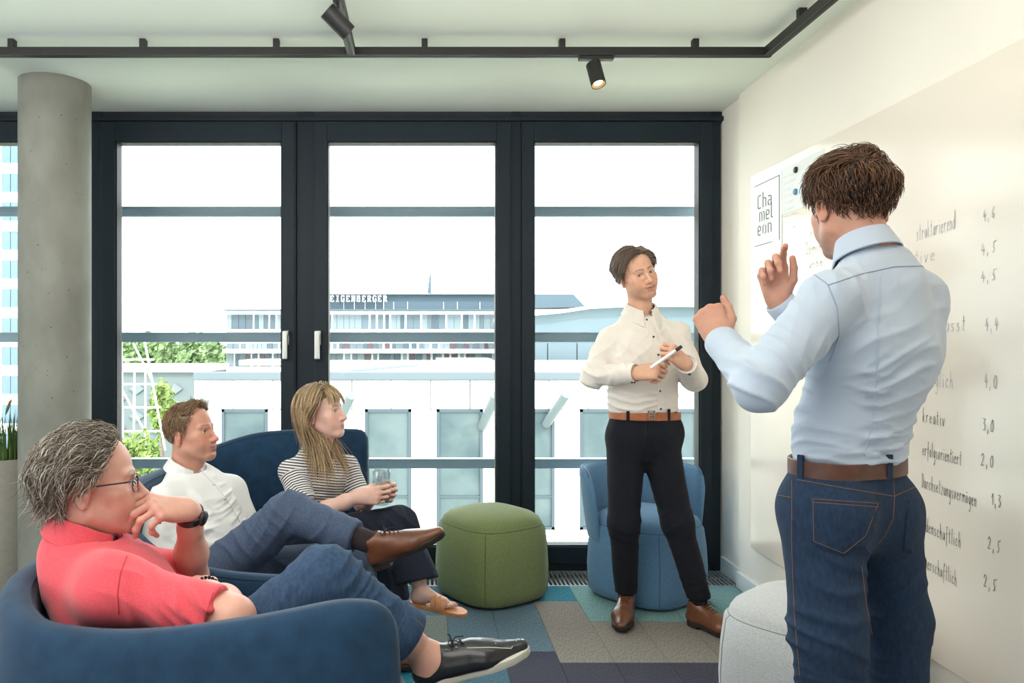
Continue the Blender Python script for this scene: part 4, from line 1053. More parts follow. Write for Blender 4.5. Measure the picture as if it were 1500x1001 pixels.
# ---------------------------------------------------------------- shoes
def shoe_parts(parent, M, upper_m, sole_m, lace_m, L=.295, kind='derby', name='shoe', opening=True):
    """shoe in its own frame: heel at origin, +Y toe, +Z up"""
    k = L / .295
    def tr(v): return v * k @ M[:3, :3].T + M[:3, 3]
    F = Field((-.065, -.03, .0), (.065, .32, .15), .003)
    F.add(cone((0, .035, .030), (.004, .185, .028), .034, .045, ((0, 0, 1), .8)), .02)
    F.add(cone((.004, .185, .028), (.0, .27, .024), .045, .022, ((0, 0, 1), .75)), .02)
    hi = .085 if kind == 'derby' else .066
    F.add(cone((0, .04, .03), (0, .045, hi), .036, .034), .02); F.add(cone((0, .06, hi - .012), (.002, .15, .046), .034, .032), .03)
    F.sub(cone((0, .046, hi + .022), (0, .045, .09), .030, .030), .004) if opening else None
    F.sub(half((0, .15, .014), (0, 0, -1), .3), .002)
    v, f = F.mesh(); v = smooth_mesh(v, f, 1, .4)
    B = Body().add(tr(v), f, (1, 1, 1)); up = B.build(name, [upper_m], parent)
    n = 40; out = []
    for i in range(n):
        t = 2 * math.pi * i / n; s, c = math.sin(t), math.cos(t)
        y = .145 - .147 * c; w = np.interp(y, [-.002, .02, .06, .12, .19, .25, .285, .292], [.004, .030, .037, .036, .049, .040, .018, .002]); out.append((math.copysign(w, s) if abs(s) > 1e-6 else 0, y))
    rings = [[Vector(tr(V3((x * q, .145 + (y - .145) * q, z)))) for x, y in out] for q, z in ((.97, 0), (1.0, .003), (1.01, .017), (.96, .02))]
    autosmooth(MB().rings(rings, True).build('sole', sole_m, up, keep=True))
    heel = [[Vector(tr(V3((x, y, z)))) for x, y in out if y < .08] for z in (-.012, .002)]
    if kind == 'derby': MB().rings(heel, True).build('heel', sole_m, up, keep=True)
    tree = BVHTree.FromPolygons([Vector(p) for p in tr(v)], f.tolist())
    def top(x, y):
        o = Vector(tr(V3((x, y, .3)))); d = Vector(-(M[:3, 2])).normalized(); h_ = tree.ray_cast(o, d); return (h_[0] - d * .0015) if h_[0] is not None else None
    if kind in ('derby', 'boat'):
        ys = (.10, .115, .13, .145) if kind == 'derby' else (.115, .135)
        for y in ys:
            pts = [top(x, y + .004 * (1 if x > 0 else 0)) for x in np.linspace(-.018, .018, 7)]
            pts = [p for p in pts if p is not None]
            if len(pts) > 2: MB().tube(pts, .0016 * k, 6).build('lace', lace_m, up, smooth=True, keep=True)
        c = top(0, ys[0])
        if c is not None:
            X, Y, Z = (Vector(M[:3, i]).normalized() for i in range(3))
            for s in (-1, 1):
                loop = [c, c + X * s * .014 + Z * .012, c + X * s * .03 + Z * .010 - Y * .006, c + X * s * .032 - Z * .001, c + X * s * .016 + Z * .002, c]
                MB().tube(loop, .0015 * k, 6).build('bow_loop', lace_m, up, smooth=True, keep=True)
                MB().tube([c, c + X * s * .012 + Y * .012 + Z * .004, c + X * s * .024 + Y * .03 - Z * .004], .0014 * k, 6).build('lace_end', lace_m, up, smooth=True, keep=True)
    return up, top, tr
# ================================================================ people
def hit(tree, u, v):
    """first surface point on the line of sight through a photo pixel"""
    o = Vector((0, 0, CAM_H)); d = (P(u, v, 1.0) - o).normalized(); h_ = tree.ray_cast(o, d)
    return (None, None) if h_[0] is None else (h_[0], h_[1] if h_[1].dot(d) < 0 else -h_[1])
def dense(px, n):
    out = []; seg = len(px) - 1
    for i in range(n + 1):
        t = i / n * seg; k = min(int(t), seg - 1); a, b = px[k], px[k + 1]; out.append((a[0] + (b[0] - a[0]) * (t - k), a[1] + (b[1] - a[1]) * (t - k)))
    return out
def seam(parent, tree, px, m, r=.0009, n=30, out=.0008, name='seam'):
    L = [(p, q) for p, q in (hit(tree, *x) for x in dense(px, n)) if p is not None]
    if len(L) > 3: return MB().tube([p + q * out for p, q in L], r, 5).build(name, m, parent, smooth=True, keep=True)
def patch(parent, tree, top, bot, m, name, nx=10, ny=8, out=.0022):
    """cloth patch between an upper and a lower pixel polyline, laid on a garment"""
    T, Bm = dense(top, nx), dense(bot, nx); g = []
    for j in range(ny + 1):
        for i in range(nx + 1):
            w = j / ny; p, q = hit(tree, T[i][0] * (1 - w) + Bm[i][0] * w, T[i][1] * (1 - w) + Bm[i][1] * w)
            if p is None: return None
            g.append(p + q * out)
    k = nx + 1; n = len(g); base = [p + Vector((0, .004, 0)) for p in g]
    fs = [(j * k + i, j * k + i + 1, (j + 1) * k + i + 1, (j + 1) * k + i) for j in range(ny) for i in range(nx)]
    rim = [i for i in range(nx)] + [j * k + nx for j in range(ny)] + [ny * k + i for i in range(nx, 0, -1)] + [j * k for j in range(ny, 0, -1)]
    fs += [(rim[i], rim[(i + 1) % len(rim)], n + rim[(i + 1) % len(rim)], n + rim[i]) for i in range(len(rim))]
    return MB().add(g + base, fs).build(name, m, parent, smooth=True, keep=True)
def core(B, prims, skin, res=.011):
    lo = np.min([a[1] for a in prims], 0) - .03; hi = np.max([a[2] for a in prims], 0) + .03; F = Field(lo, hi, res)
    for a in prims: F.add(a, .03)
    v, f = F.mesh(); B.add(v, f, np.array(lin(skin)))
def head_at(B, o, fwd, up, scale, neck_to, skin, **kw):
    M = place(o, fwd, up, scale); ne = to_local(M, neck_to)[:3]
    for v, f, c, mi in head_mesh(skin, neck_end=ne, **kw): B.add(v, f, c, mi, M)
    return M
def shirt_mat(name, c, sc=30):
    m = mat(name, c, .85, var=.02, vscale=8, bump=.12, bscale=900, sheen=.2); return m
M_shW = shirt_mat('white_cotton', (234, 233, 233)); M_shW2 = shirt_mat('ivory_cotton', (232, 225, 218)); M_shB = shirt_mat('pale_blue_cotton', (196, 208, 226)); M_polo = mat('coral_pique', (230, 78, 90), .9, rgb2=(236, 92, 104), vscale=300, bump=.3, bscale=700, sheen=.25)
def denim(name, c, k=.10): return mat(name, tuple(int(x * (1 - k)) for x in c), .95, rgb2=tuple(min(255, int(x * (1 + k))) for x in c), vscale=75, bump=.35, bscale=900, stretch=(1.6, 1.6, .55))
M_jeanE = denim('dark_denim', (34, 54, 80)); M_jeanP = denim('blue_denim', (52, 76, 106)); M_trB = mat('slate_trousers', (66, 80, 106), .88, rgb2=(80, 94, 120), vscale=160, bump=.25, bscale=800)
M_trD = mat('navy_chino', (9, 13, 24), .95, rgb2=(14, 19, 32), vscale=60, bump=.2, bscale=700); M_trC = mat('navy_crepe', (22, 28, 44), .92, rgb2=(28, 34, 52), vscale=50, bump=.2, bscale=600)
M_beltT = mat('tan_leather', (158, 92, 56), .5, rgb2=(176, 106, 66), vscale=40, bump=.15, bscale=300); M_beltB = mat('brown_leather', (84, 50, 38), .45, rgb2=(104, 64, 48), vscale=30, bump=.15, bscale=300)
M_shoe = mat('cognac_leather', (96, 56, 36), .36, rgb2=(124, 76, 50), vscale=18, bump=.12, bscale=200, coat=.2); M_soleD = mat('dark_sole', (44, 36, 32), .7); M_soleW = mat('pale_sole', (214, 210, 196), .7); M_lace = mat('brown_lace', (70, 44, 32), .8)
M_blk = mat('black_leather', (30, 30, 34), .34, coat=.3); M_lacek = mat('black_lace', (24, 24, 26), .8); M_sock = mat('dark_sock', (46, 36, 40), .95, bump=.4, bscale=500); M_sockn = mat('navy_sock', (20, 24, 34), .95, bump=.4, bscale=500)
M_btn = mat('dark_button', (40, 38, 44), .4); M_btnw = mat('pearl_button', (214, 216, 222), .3); M_buck = mat('buckle_steel', (170, 166, 160), .3, metal=.9); M_gold = mat('gold', (214, 176, 96), .25, metal=1); M_silv = mat('ring_silver', (206, 204, 200), .25, metal=1)
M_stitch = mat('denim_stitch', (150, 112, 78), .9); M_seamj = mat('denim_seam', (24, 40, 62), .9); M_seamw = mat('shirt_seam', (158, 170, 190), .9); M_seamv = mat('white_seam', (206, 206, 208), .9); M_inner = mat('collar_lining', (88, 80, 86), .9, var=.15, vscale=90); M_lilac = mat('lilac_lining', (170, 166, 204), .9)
REL = [(20, 30, 18), (24, 32, 20), (28, 34, 20), (30, 34, 20)]; FIST = [(72, 92, 52), (76, 94, 54), (80, 94, 54), (82, 92, 52)]; GRIP = [(48, 62, 34), (54, 66, 36), (58, 68, 38), (60, 66, 36)]
SKIN_D, SKIN_E, SKIN_P, SKIN_B, SKIN_C = (222, 172, 146), (206, 152, 130), (222, 168, 150), (208, 152, 130), (230, 186, 170)
def hand_at(B, side, wrist, fdir, back, curls, thumb, skin, size=1., elbow=None, er=.04, upper=None, ur=.05, stub=None, **kw):
    M = place(wrist, fdir, back); arm = []
    if elbow is not None:
        e = to_local(M, elbow)[:3]; arm = [(e * .25, .030), (e * .62, er), (e, er * .98)]
        if upper is not None: arm.append((to_local(M, upper)[:3], ur))
    else: arm = [(to_local(M, V3(wrist) + (nrm(V3(stub) - V3(wrist)) if stub is not None else -nrm(fdir)) * .07)[:3], .027)]
    v, f, c, rp = hand_mesh(side, curls, thumb, skin, arm=arm, size=size, **kw); B.add(v, f, c, 0, M); return M, rp
def finger_ring(parent, M, rp, f, m, name='ring', r=1.0):
    p, d, rad = rp[f]; w = M[:3, :3] @ d; c = M[:3, :3] @ p + M[:3, 3]; a = nrm(np.cross(w, (.2, .5, .7))); b = np.cross(w, a)
    MB().tube([Vector(c + (a * math.cos(t) + b * math.sin(t)) * rad * 1.05 * r) for t in np.linspace(0, 2 * math.pi, 19)[:-1]], .0016, 8, closed=True).build(name, m, parent, smooth=True, keep=True)

# ---------------------------------------------------------------- 1. standing man, ivory shirt (window side)
def orient(p, n_): return Matrix(place(p, -V3(n_), (0, 0, 1)).tolist())
# ------
def person_standing():
    B = Body(); sk = SKIN_D
    pel, wai, che, upc = P(941, 628, 3.45), P(942, 588, 3.45), P(941, 525, 3.46), P(940, 484, 3.47)
    nb = P(938, 462, 3.47); F = V3((.22, -.97, 0)); 
    shR, shL = P(894, 499, 3.46), P(991, 491, 3.47); elR, elL = P(869, 551, 3.40), P(1017, 556, 3.44); wrR, wrL = P(930, 547, 3.235), P(1006, 534, 3.19)
    hiR, hiL = P(917, 645, 3.46), P(964, 645, 3.46); knR, knL = P(914, 765, 3.43), P(992, 765, 3.42); anR, anL = P(917, 866, 3.53), P(1024, 876, 3.40)
    core(B, [cone(pel, che, .11, .12, (F, .65)), cone(che, nb, .11, .05, (F, .65)), cone(shR, elR, .04, .034), cone(elR, wrR, .034, .024), cone(shL, elL, .04, .034), cone(elL, wrL, .034, .024), cone(upc, shR, .05, .04), cone(upc, shL, .05, .04),
             cone(hiR, knR, .06, .045), cone(knR, anR, .045, .03), cone(hiL, knL, .06, .045), cone(knL, anL, .045, .03)], sk)
    fw = nrm((.20, -.98, -.05)); up = nrm((-.29, -.08, .95)); eye = P(945, 401, 3.37); sc = .955
    Mh = head_at(B, V3(eye) - fw * .083 * sc, fw, up, sc, nb, sk, smile=1, open_=.3, stub=(160, 122, 104), brow=(104, 80, 62), gaze=(.22, 1, .0), iris=(96, 92, 84), lip=(176, 104, 92), jaw=1.0, nose=1.0)
    hR = nrm(P(958, 543, 3.20) - wrR); MR, rpR = hand_at(B, 'R', wrR, hR, (-.10, -.80, .50), [(42, 78, 40), (55, 84, 44), (60, 86, 46), (62, 84, 46)], [(.45, .75, -.42), (.0, .92, -.42), (-.15, .9, -.4)], sk, .98, stub=elR)
    hL = nrm(P(984, 515, 3.17) - wrL); ML, rpL = hand_at(B, 'L', wrL, hL, (.42, -.86, .20), [(46, 80, 42), (56, 84, 46), (62, 86, 46), (66, 84, 46)], [(.42, .75, -.5), (.0, .85, -.52), (-.2, .85, -.5)], sk, .96, stub=elL)
    root = B.build('person', [M_skin, M_eye]); tag(root, 'person standing by the window in ivory shirt and dark trousers, holding a white marker', 'person')
    # shirt
    pr = [cone(pel, wai, .152, .158, (F, .64)), cone(wai, che, .160, .170, (F, .66)), cone(che, upc, .165, .118, (F, .66)), cone(upc, V3(nb) + (0, 0, -.02), .10, .058, (F, .75)), cone(P(938, 474, 3.47), shR, .045, .052), cone(P(938, 472, 3.47), shL, .045, .052)]
    arms = [(cone(shR, elR, .057, .055), .03), (cone(elR, wrR, .053, .040), .025), (cone(shL, elL, .057, .054), .03), (cone(elL, wrL, .052, .040), .025)]
    aR, aL = nrm(wrR - elR), nrm(wrL - elL)
    up_t = Vector((0, 0, 1))
    o = garment('shirt', [(q, .04) for q in pr] + arms, M_shW2, root, cuts=[half(V3(wrR) - aR * .002, aR, .07), half(V3(wrL) - aL * .002, aL, .065), half(P(941, 603.5, 3.45), (0, 0, -1), .26), half(V3(nb) + (0, -.02, .006), (0, -.35, 1), .07)],
        wr=[(elR, .10, (.5, .2, .8), .04, .007), (shR, .13, (.7, 0, -.6), .05, .010), (shL, .13, (-.7, 0, -.6), .05, .010), (wai, .15, (.3, 0, 1), .06, .009), (P(905, 595, 3.34), .09, (.2, 0, 1), .03, .010), (P(965, 595, 3.34), .09, (-.2, 0, 1), .032, .010), (P(915, 510, 3.35), .10, (.7, 0, .6), .05, .009), (P(900, 550, 3.3), .07, (1, 0, .3), .03, .008), (P(970, 520, 3.35), .10, (-.6, 0, .7), .05, .008)], amp=.0035, nsc=9, seed=1)
    t = bvh(o)
    strip_on(o, t, [P(945, 464, 3.4), P(948, 478, 3.4), P(955, 520, 3.4), P(958, 560, 3.4), P(960, 604, 3.4)], F, .03, M_shW2, 'placket')
    buttons(o, t, [P(946.5, 469, 3.4), P(951, 494, 3.4), P(955, 520, 3.4), P(958, 572, 3.4), P(959.5, 598, 3.4)], F, M_btn)
    collar(o, M_shW2, V3(nb) + V3((.002, -.008, .010)), (-.04, -.16, 1), F, .060, gap=18, h=.034, fall=.046, flare=.034, point=.022, name='collar'); collar(o, M_inner, V3(nb) + V3((.002, -.008, .010)), (-.04, -.16, 1), F, .0585, gap=16, h=.029, fall=.002, flare=.004, point=0, name='collar_lining')
    for w_, a_, b_ in ((wrR, aR, elR), (wrL, aL, elL)):
        x = Vector(w_); rings = []
        c0 = x - Vector(a_) * .055; ax = Vector(a_); e1 = ax.orthogonal().normalized(); e2 = ax.cross(e1)
        for rr_, d in ((.040, .0), (.0445, .004), (.0435, .055), (.0415, .062), (.037, .060), (.037, .01)): rings.append([c0 + ax * d + (e1 * math.cos(q) + e2 * math.sin(q)) * rr_ for q in np.linspace(0, 2 * math.pi, 33)[:-1]])
        cf = autosmooth(MB().rings(rings, False).build('cuff', M_shW2, o, keep=True), 50)
        tc = bvh(cf); buttons(cf, tc, [c0 + ax * .03 + Vector((0, 0, -.02)), c0 + ax * .045 + Vector((0, 0, -.025))], (0, -1, -.5), M_btn, .0045)
    # trousers
    q = [cone(P(941, 612, 3.45), pel, .152, .16, (F, .66)), cone(P(925, 636, 3.45), P(957, 636, 3.45), .105, .105), cone(hiR, knR, .090, .070), cone(hiL, knL, .090, .070), cone(knR, anR, .068, .052), cone(knL, anL, .068, .052), (ell(P(990, 632, 3.45), (.03, .05, .06)), .05)]
    tr = garment('trousers', q, M_trD, root, k=.035, cuts=[half(P(941, 602.5, 3.45), (0, 0, 1), .3), half(anR + Vector((0, 0, -.005)), (0, 0, -1), .11), half(anL + Vector((0, 0, .0)), (.1, 0, -1), .11)],
        wr=[(knR, .14, (.55, 0, 1), .06, .0035), (knL, .14, (-.6, 0, 1), .06, .0035), (anR, .12, (.3, 0, 1), .05, .004), (anL, .12, (-.4, 0, 1), .05, .004), (P(945, 665, 3.36), .10, (.6, 0, .8), .05, .005)], amp=.003, nsc=8, seed=4)
    tt = bvh(tr); seam(tr, tt, [(945, 612), (946, 640), (944, 662)], M_gask, .0012, name='fly_seam'); seam(tr, tt, [(893, 610), (889, 640), (892, 652)], M_gask, .0012, name='pocket_edge'); seam(tr, tt, [(985, 611), (998, 630), (1000, 645)], M_gask, .0012, name='pocket_edge')
    bo, bp, a, b = belt_ring('belt', tt, P(941, 608, 3.45), (.02, 0, 1), .036, M_beltT, root)
    tb = bvh(bo)
    for u_, w in ((920, .007), (980, .006)):
        p, n_ = hit(tb, u_, 608); MB().box(-w, w, -.004, .004, -.026, .026, M=orient(p, n_), bev=.0015).build('belt_loop', M_trD, bo, keep=True)
    p, n_ = hit(tb, 954, 608.5); Mq = orient(p, n_); mb = MB()
    for bx_ in ((-.016, -.011, -.006, .001, -.021, .021), (.011, .016, -.006, .001, -.021, .021), (-.016, .016, -.006, .001, .017, .021), (-.016, .016, -.006, .001, -.021, -.017), (-.012, .014, -.007, -.003, -.002, .002)): mb.box(*bx_, M=Mq)
    mb.build('buckle', M_buck, bo, keep=True)
    # socks, shoes
    for an, d, s in ((anR, (-.36, -.93, 0), 1), (anL, (.52, -.85, 0), -1)):
        d = nrm(d); fl = Vector((an.x, an.y, 0)); heel = V3(fl) - d * .062; MB().tube([an + Vector((0, 0, .06)), an, Vector((heel[0] + d[0] * .055, heel[1] + d[1] * .055, .05))], [.037, .037, .036], 20).build('sock', M_sockn, root, smooth=True, keep=True)
        M = place(heel + V3((0, 0, .012)), d, (0, 0, 1)); shoe_parts(root, M, M_shoe, M_soleD, M_lace, .30)
    # hair: side-parted, swept across
    rg = random.Random(11); line = [(0, .088), (18, .090), (38, .086), (52, .066), (66, .030), (78, -.010), (88, .006), (98, .004), (120, -.02), (150, -.05), (180, -.058)]
    Hb = Body(); cols = [(112, 92, 76), (132, 112, 96), (92, 76, 64), (158, 146, 134), (138, 118, 102)]
    v, f, c = hair_cap(line, (100, 78, 62), lambda p, az: .004 + .004 * max(0, p[2] - .06) / .06); Hb.add(v, f, c, 0, Mh)
    def flow(q, az, t, rg): 
        if q[2] > .06: return (1.0, -.35 + .3 * (q[1] > .05), -.1 - .9 * max(0, q[0]) / .07) if q[0] > -.025 else (-.8, -.4, -.6)
        return (0, -.45, -.9)
    v, f, c = strands(Hb, 2600, rg, line, flow, lambda p, az: .030 + .045 * max(0, min(1, (p[2] - .03) / .05)), cols, lift=.45, off=(.004, .024), jit=.2, width=.0014); Hb.add(v, f, c, 0, Mh)
    Hb.build('hair', [M_hair], root)
    # marker pen held between both hands (own thing)
    a, b_ = P(962, 533, 3.155), P(990, 513.5, 3.135); pen = empty('marker_pen', a, label='white marker pen held in the hands of the standing person', cat='pen'); ax = (b_ - a).normalized()
    mb = MB().tube([a - ax * .03, a, b_], [.0068, .0072, .0072], 16); autosmooth(mb.build('barrel', mat('pen_white', (244, 244, 244), .35), pen, keep=True)); MB().tube([b_, b_ + ax * .002, b_ + ax * .028, b_ + ax * .03], [.0076, .0078, .0072, .005], 16).build('cap', M_btn, pen, keep=True)
    finger_ring(root, MR, rpR, 'r', M_silv, 'ring')
    return root
person_standing()
# ================================================================ sofas
M_sofa = mat('petrol_velour', (16, 50, 78), .95, rgb2=(23, 60, 90), vscale=22, bump=.25, bscale=500, sheen=.12); M_seat = mat('slate_seat', (72, 92, 106), .95, rgb2=(84, 104, 118), vscale=120, bump=.3, bscale=600); M_sseam = mat('petrol_seam', (26, 50, 72), .9)
def shell(path, z0, heights, thick, name, parent, m, lean=.03, nsec=22):
    """upholstered wrap-round shell: rounded slab swept along a plan curve with a varying top edge"""
    n = len(path); rings = []
    for i, (x, y) in enumerate(path):
        a = Vector(path[max(i - 1, 0)]); b = Vector(path[min(i + 1, n - 1)]); t = (b - a).normalized(); nr = Vector((t.y, -t.x))
        e = min(i, n - 1 - i); k = math.sqrt(max(0, 1 - (1 - min(1, (e + .35) / 3.2)) ** 2)); zt = z0 + (heights[i] - z0) * (.90 + .10 * k); th = thick * (.30 + .70 * k); sec = []
        for j in range(nsec):
            q = 2 * math.pi * j / nsec; c, s = math.cos(q), math.sin(q); px = math.copysign(abs(c) ** .6, c) * th / 2; pz = math.copysign(abs(s) ** .42, s); z = (z0 + zt) / 2 + pz * (zt - z0) / 2
            o = px + lean * (z - z0) / .6; sec.append(Vector((x + nr.x * o, y + nr.y * o, z)))
        rings.append(sec)
    ob = MB().rings(rings, True).build(name, m, parent, smooth=True); return ob, rings
def curve(pts, n):
    """Catmull-Rom through plan points"""
    out = []; m = len(pts)
    for i in range(n + 1):
        t = i / n * (m - 1); k = min(int(t), m - 2); f = t - k; p = [Vector(pts[max(k - 1, 0)]), Vector(pts[k]), Vector(pts[k + 1]), Vector(pts[min(k + 2, m - 1)])]
        out.append(tuple(.5 * ((2 * p[1]) + (p[2] - p[0]) * f + (2 * p[0] - 5 * p[1] + 4 * p[2] - p[3]) * f * f + (3 * p[1] - p[0] - 3 * p[2] + p[3]) * f ** 3)))
    return out
def sofa(name, label, pts, hs, seat_poly, seat_z, thick, base=.10, nleg=4, n=70):
    o = empty(name, (0, 0, 0), label=label, cat='sofa' if 'sofa' in name else 'armchair')
    pa = curve(pts, n); hh = [h[0] for h in curve([(h, 0) for h in hs], n)]; sh, rings = shell(pa, base, hh, thick, 'shell', o, M_sofa)
    for off in (4,): MB().tube([r[off] for r in rings[3:-3]], .0018, 6).build('piping', M_sseam, sh, smooth=True)
    sp = curve(seat_poly + [seat_poly[0]], 60)[:-1]; cx_ = sum(p[0] for p in sp) / len(sp); cy_ = sum(p[1] for p in sp) / len(sp)
    def ring(f, z): return [Vector((cx_ + (x - cx_) * f, cy_ + (y - cy_) * f, z)) for x, y in sp]
    MB().rings([ring(.95, .09), ring(.985, .11), ring(.99, .24)], True).build('seat_base', M_sofa, o, smooth=False)
    MB().rings([ring(.95, .235), ring(1.0, .255), ring(1.005, seat_z - .05), ring(.985, seat_z - .018), ring(.93, seat_z), ring(.6, seat_z + .008), ring(.1, seat_z + .01)], True).build('seat_cushion', M_seat, o, smooth=True)
    for k in range(nleg):
        x, y = sp[int((k + .5) * len(sp) / nleg)]; x = cx_ + (x - cx_) * .8; y = cy_ + (y - cy_) * .8; MB().tube([(x, y, 0), (x, y, .10)], [.014, .02], 12).build('leg', M_gask, o, smooth=True)
    return o
# near armchair, its side panel towards the viewer
sofa('armchair', 'dark blue upholstered armchair in the foreground with wavy wrap-round back', [(-.045, 1.475), (-.16, 1.43), (-.34, 1.43), (-.52, 1.44), (-.68, 1.46), (-.83, 1.52), (-.955, 1.70), (-1.0, 1.90), (-.97, 2.10), (-.82, 2.25), (-.60, 2.28), (-.36, 2.28), (-.20, 2.27)],
     [.765, .780, .748, .722, .715, .722, .735, .735, .715, .66, .60, .58, .56], [(-.08, 1.52), (-.40, 1.50), (-.80, 1.56), (-.92, 1.88), (-.80, 2.18), (-.40, 2.22), (-.10, 2.20), (-.02, 1.88)], .36, .10)
# far sofa, opening to the right
sofa('sofa', 'dark blue two-seat tub sofa by the windows with high rounded end panel', [(-.35, 2.50), (-.60, 2.47), (-.86, 2.50), (-1.06, 2.60), (-1.16, 2.85), (-1.19, 3.10), (-1.18, 3.36), (-1.13, 3.58), (-1.00, 3.71), (-.82, 3.755), (-.60, 3.76), (-.40, 3.75), (-.27, 3.74)],
     [.42, .46, .56, .66, .72, .73, .73, .76, .80, .845, .86, .865, .86], [(-.32, 2.58), (-.66, 2.56), (-.98, 2.68), (-1.05, 3.1), (-.98, 3.58), (-.60, 3.68), (-.26, 3.66), (-.20, 3.1)], .36, .11, nleg=5)
# ---------------------------------------------------------------- 2. man at the board, back to the viewer
def person_board():
    B = Body(); sk = SKIN_E; F = V3((-.42, .91, 0)); Rv = V3((.91, .42, 0))
    pel, wai, che, upc = P(1243, 722, 1.89), P(1245, 640, 1.885), P(1280, 505, 1.88), P(1288, 425, 1.88); nb = P(1272, 366, 1.885)
    shL, shR = P(1214, 440, 1.79), P(1342, 436, 1.96); elL, wrL = P(1112, 566, 1.70), P(1056, 500, 1.90)
    wrR = P(1141, 442, 2.20); elR = Vector((1.24, 2.22, 1.19))
    hiL, hiR = P(1205, 745, 1.84), P(1285, 745, 1.95); knL, knR = P(1212, 925, 1.80), P(1312, 905, 1.97); anL, anR = Vector((1.01, 1.84, .1)), Vector((1.24, 1.96, .1))
    core(B, [cone(pel, che, .10, .11, (F, .65)), cone(che, nb, .11, .05, (F, .65)), cone(shL, elL, .04, .034), cone(elL, wrL, .034, .024), cone(shR, elR, .04, .034), cone(elR, wrR, .034, .024), cone(upc, shL, .05, .04), cone(upc, shR, .05, .04),
             cone(hiL, knL, .06, .045), cone(knL, anL, .045, .03), cone(hiR, knR, .06, .045), cone(knR, anR, .045, .03)], sk)
    fw = nrm((.04, .99, -.12)); up = nrm((.02, .12, .99)); Mh = head_at(B, P(1246, 300, 1.93), fw, up, 1.03, V3(nb) + (0.005, 0.0, .0), sk, stub=(120, 112, 108), brow=(84, 62, 46), neck=.052)
    ML, rpL = hand_at(B, 'L', wrL, nrm(P(1034, 447, 1.96) - wrL), (-.30, -.95, -.12), [(70, 88, 50), (74, 92, 52), (78, 92, 52), (80, 90, 50)], [(.55, .80, -.12), (.10, .98, .10), (-.1, .97, .18)], sk, 1.0, stub=elL)
    MR, rpR = hand_at(B, 'R', wrR, nrm(P(1124, 350, 2.20) - wrR), (.25, .93, .10), [(30, 30, 16), (56, 70, 40), (62, 80, 44), (66, 84, 46)], [(.45, .75, -.52), (.15, .95, -.35), (.0, .97, -.2)], sk, 1.04, stub=elR)
    root = B.build('person', [M_skin, M_eye]); tag(root, 'person in pale blue shirt and dark jeans seen from behind, gesturing at the board', 'person')
    lo = nrm(pel - che)
    pr = [cone(P(1243, 690, 1.89), wai, .155, .150, (F, .68)), cone(wai, che, .148, .178, (F, .66)), cone(che, upc, .180, .125, (F, .66)), cone(upc, V3(nb) + (0, 0, -.05), .11, .062, (F, .8)), cone(P(1278, 408, 1.88), shL, .046, .058), cone(P(1278, 408, 1.88), shR, .046, .054), ell(P(1342, 492, 1.93), (.062, .06, .13))]
    aL, aR = nrm(wrL - elL), nrm(wrR - elR)
    arms = [(cone(shL, elL, .066, .056), .035), (cone(elL, wrL, .055, .039), .025), (cone(shR, elR, .055, .050), .07), (cone(elR, wrR, .05, .036), .02)]
    o = garment('shirt', [(q, .045) for q in pr] + arms, M_shB, root, cuts=[half(V3(wrL) - aL * .002, aL, .06), half(V3(wrR) - aR * .002, aR, .06), half(P(1243, 681, 1.89), (0, 0, -1), .26), half(V3(nb) + F * .02 + (0, 0, .006), F * .3 + (0, 0, 1), .056)], res=.005,
        wr=[(P(1290, 560, 1.78), .14, (-.3, 0, 1), .05, .009), (P(1240, 620, 1.78), .13, (.2, 0, 1), .045, .010), (P(1310, 610, 1.8), .12, (-.4, 0, 1), .04, .010), (P(1200, 655, 1.8), .10, (.3, 0, 1), .032, .010), (P(1280, 650, 1.78), .10, (-.1, 0, 1), .03, .009), (elL, .10, (.6, 0, .6), .04, .009), (P(1075, 530, 1.8), .07, (-.6, 0, .8), .03, .007), (shL, .11, (.9, 0, .2), .05, .006), (P(1225, 510, 1.75), .10, (.8, 0, -.7), .045, .008), (P(1340, 480, 1.86), .13, (-.2, 0, 1), .06, .006)], amp=.004, nsc=8, seed=21)
    t = bvh(o)
    seam(o, t, [(1213, 418), (1260, 402), (1310, 391), (1350, 390), (1375, 397)], M_seamw, .0011, name='yoke_seam'); seam(o, t, [(1186, 398), (1212, 416), (1226, 450), (1229, 490), (1216, 530)], M_seamw, .0011, name='armhole_seam'); seam(o, t, [(1289, 400), (1286, 480), (1281, 600), (1266, 668)], M_shB, .0014, name='back_pleat')
    collar(o, M_shB, V3(nb) + (-.002, 0, -.008) + F * .004, (-.13, .24, 1), F, .061, h=.038, fall=.050, gap=12, flare=.028, back_raise=.012)
    for w_, a_, el in ((wrL, aL, elL), (wrR, aR, elR)):
        x = Vector(w_); ax = Vector(a_); c0 = x - ax * .065; e1 = ax.orthogonal().normalized(); e2 = ax.cross(e1); rings = []
        for rr_, d in ((.038, 0), (.0425, .003), (.0435, .03), (.0425, .062), (.040, .067), (.035, .064), (.035, .01)): rings.append([c0 + ax * d + (e1 * math.cos(q) + e2 * math.sin(q)) * rr_ for q in np.linspace(0, 2 * math.pi, 33)[:-1]])
        autosmooth(MB().rings(rings, False).build('cuff', M_shB, o, keep=True), 50)
    q = [(cone(P(1243, 690, 1.89), pel, .150, .152, (F, .72)), .04), (cone(hiL, hiR, .094, .094), .05), (ell(V3(P(1220, 752, 1.80)) - F * .02, (.07, .075, .09)), .04), (ell(V3(P(1292, 752, 1.90)) - F * .015, (.06, .075, .09)), .04), (cone(hiL, knL, .096, .080), .04), (cone(hiR, knR, .094, .078), .04), (cone(knL, anL, .078, .068), .04), (cone(knR, anR, .076, .066), .04)]
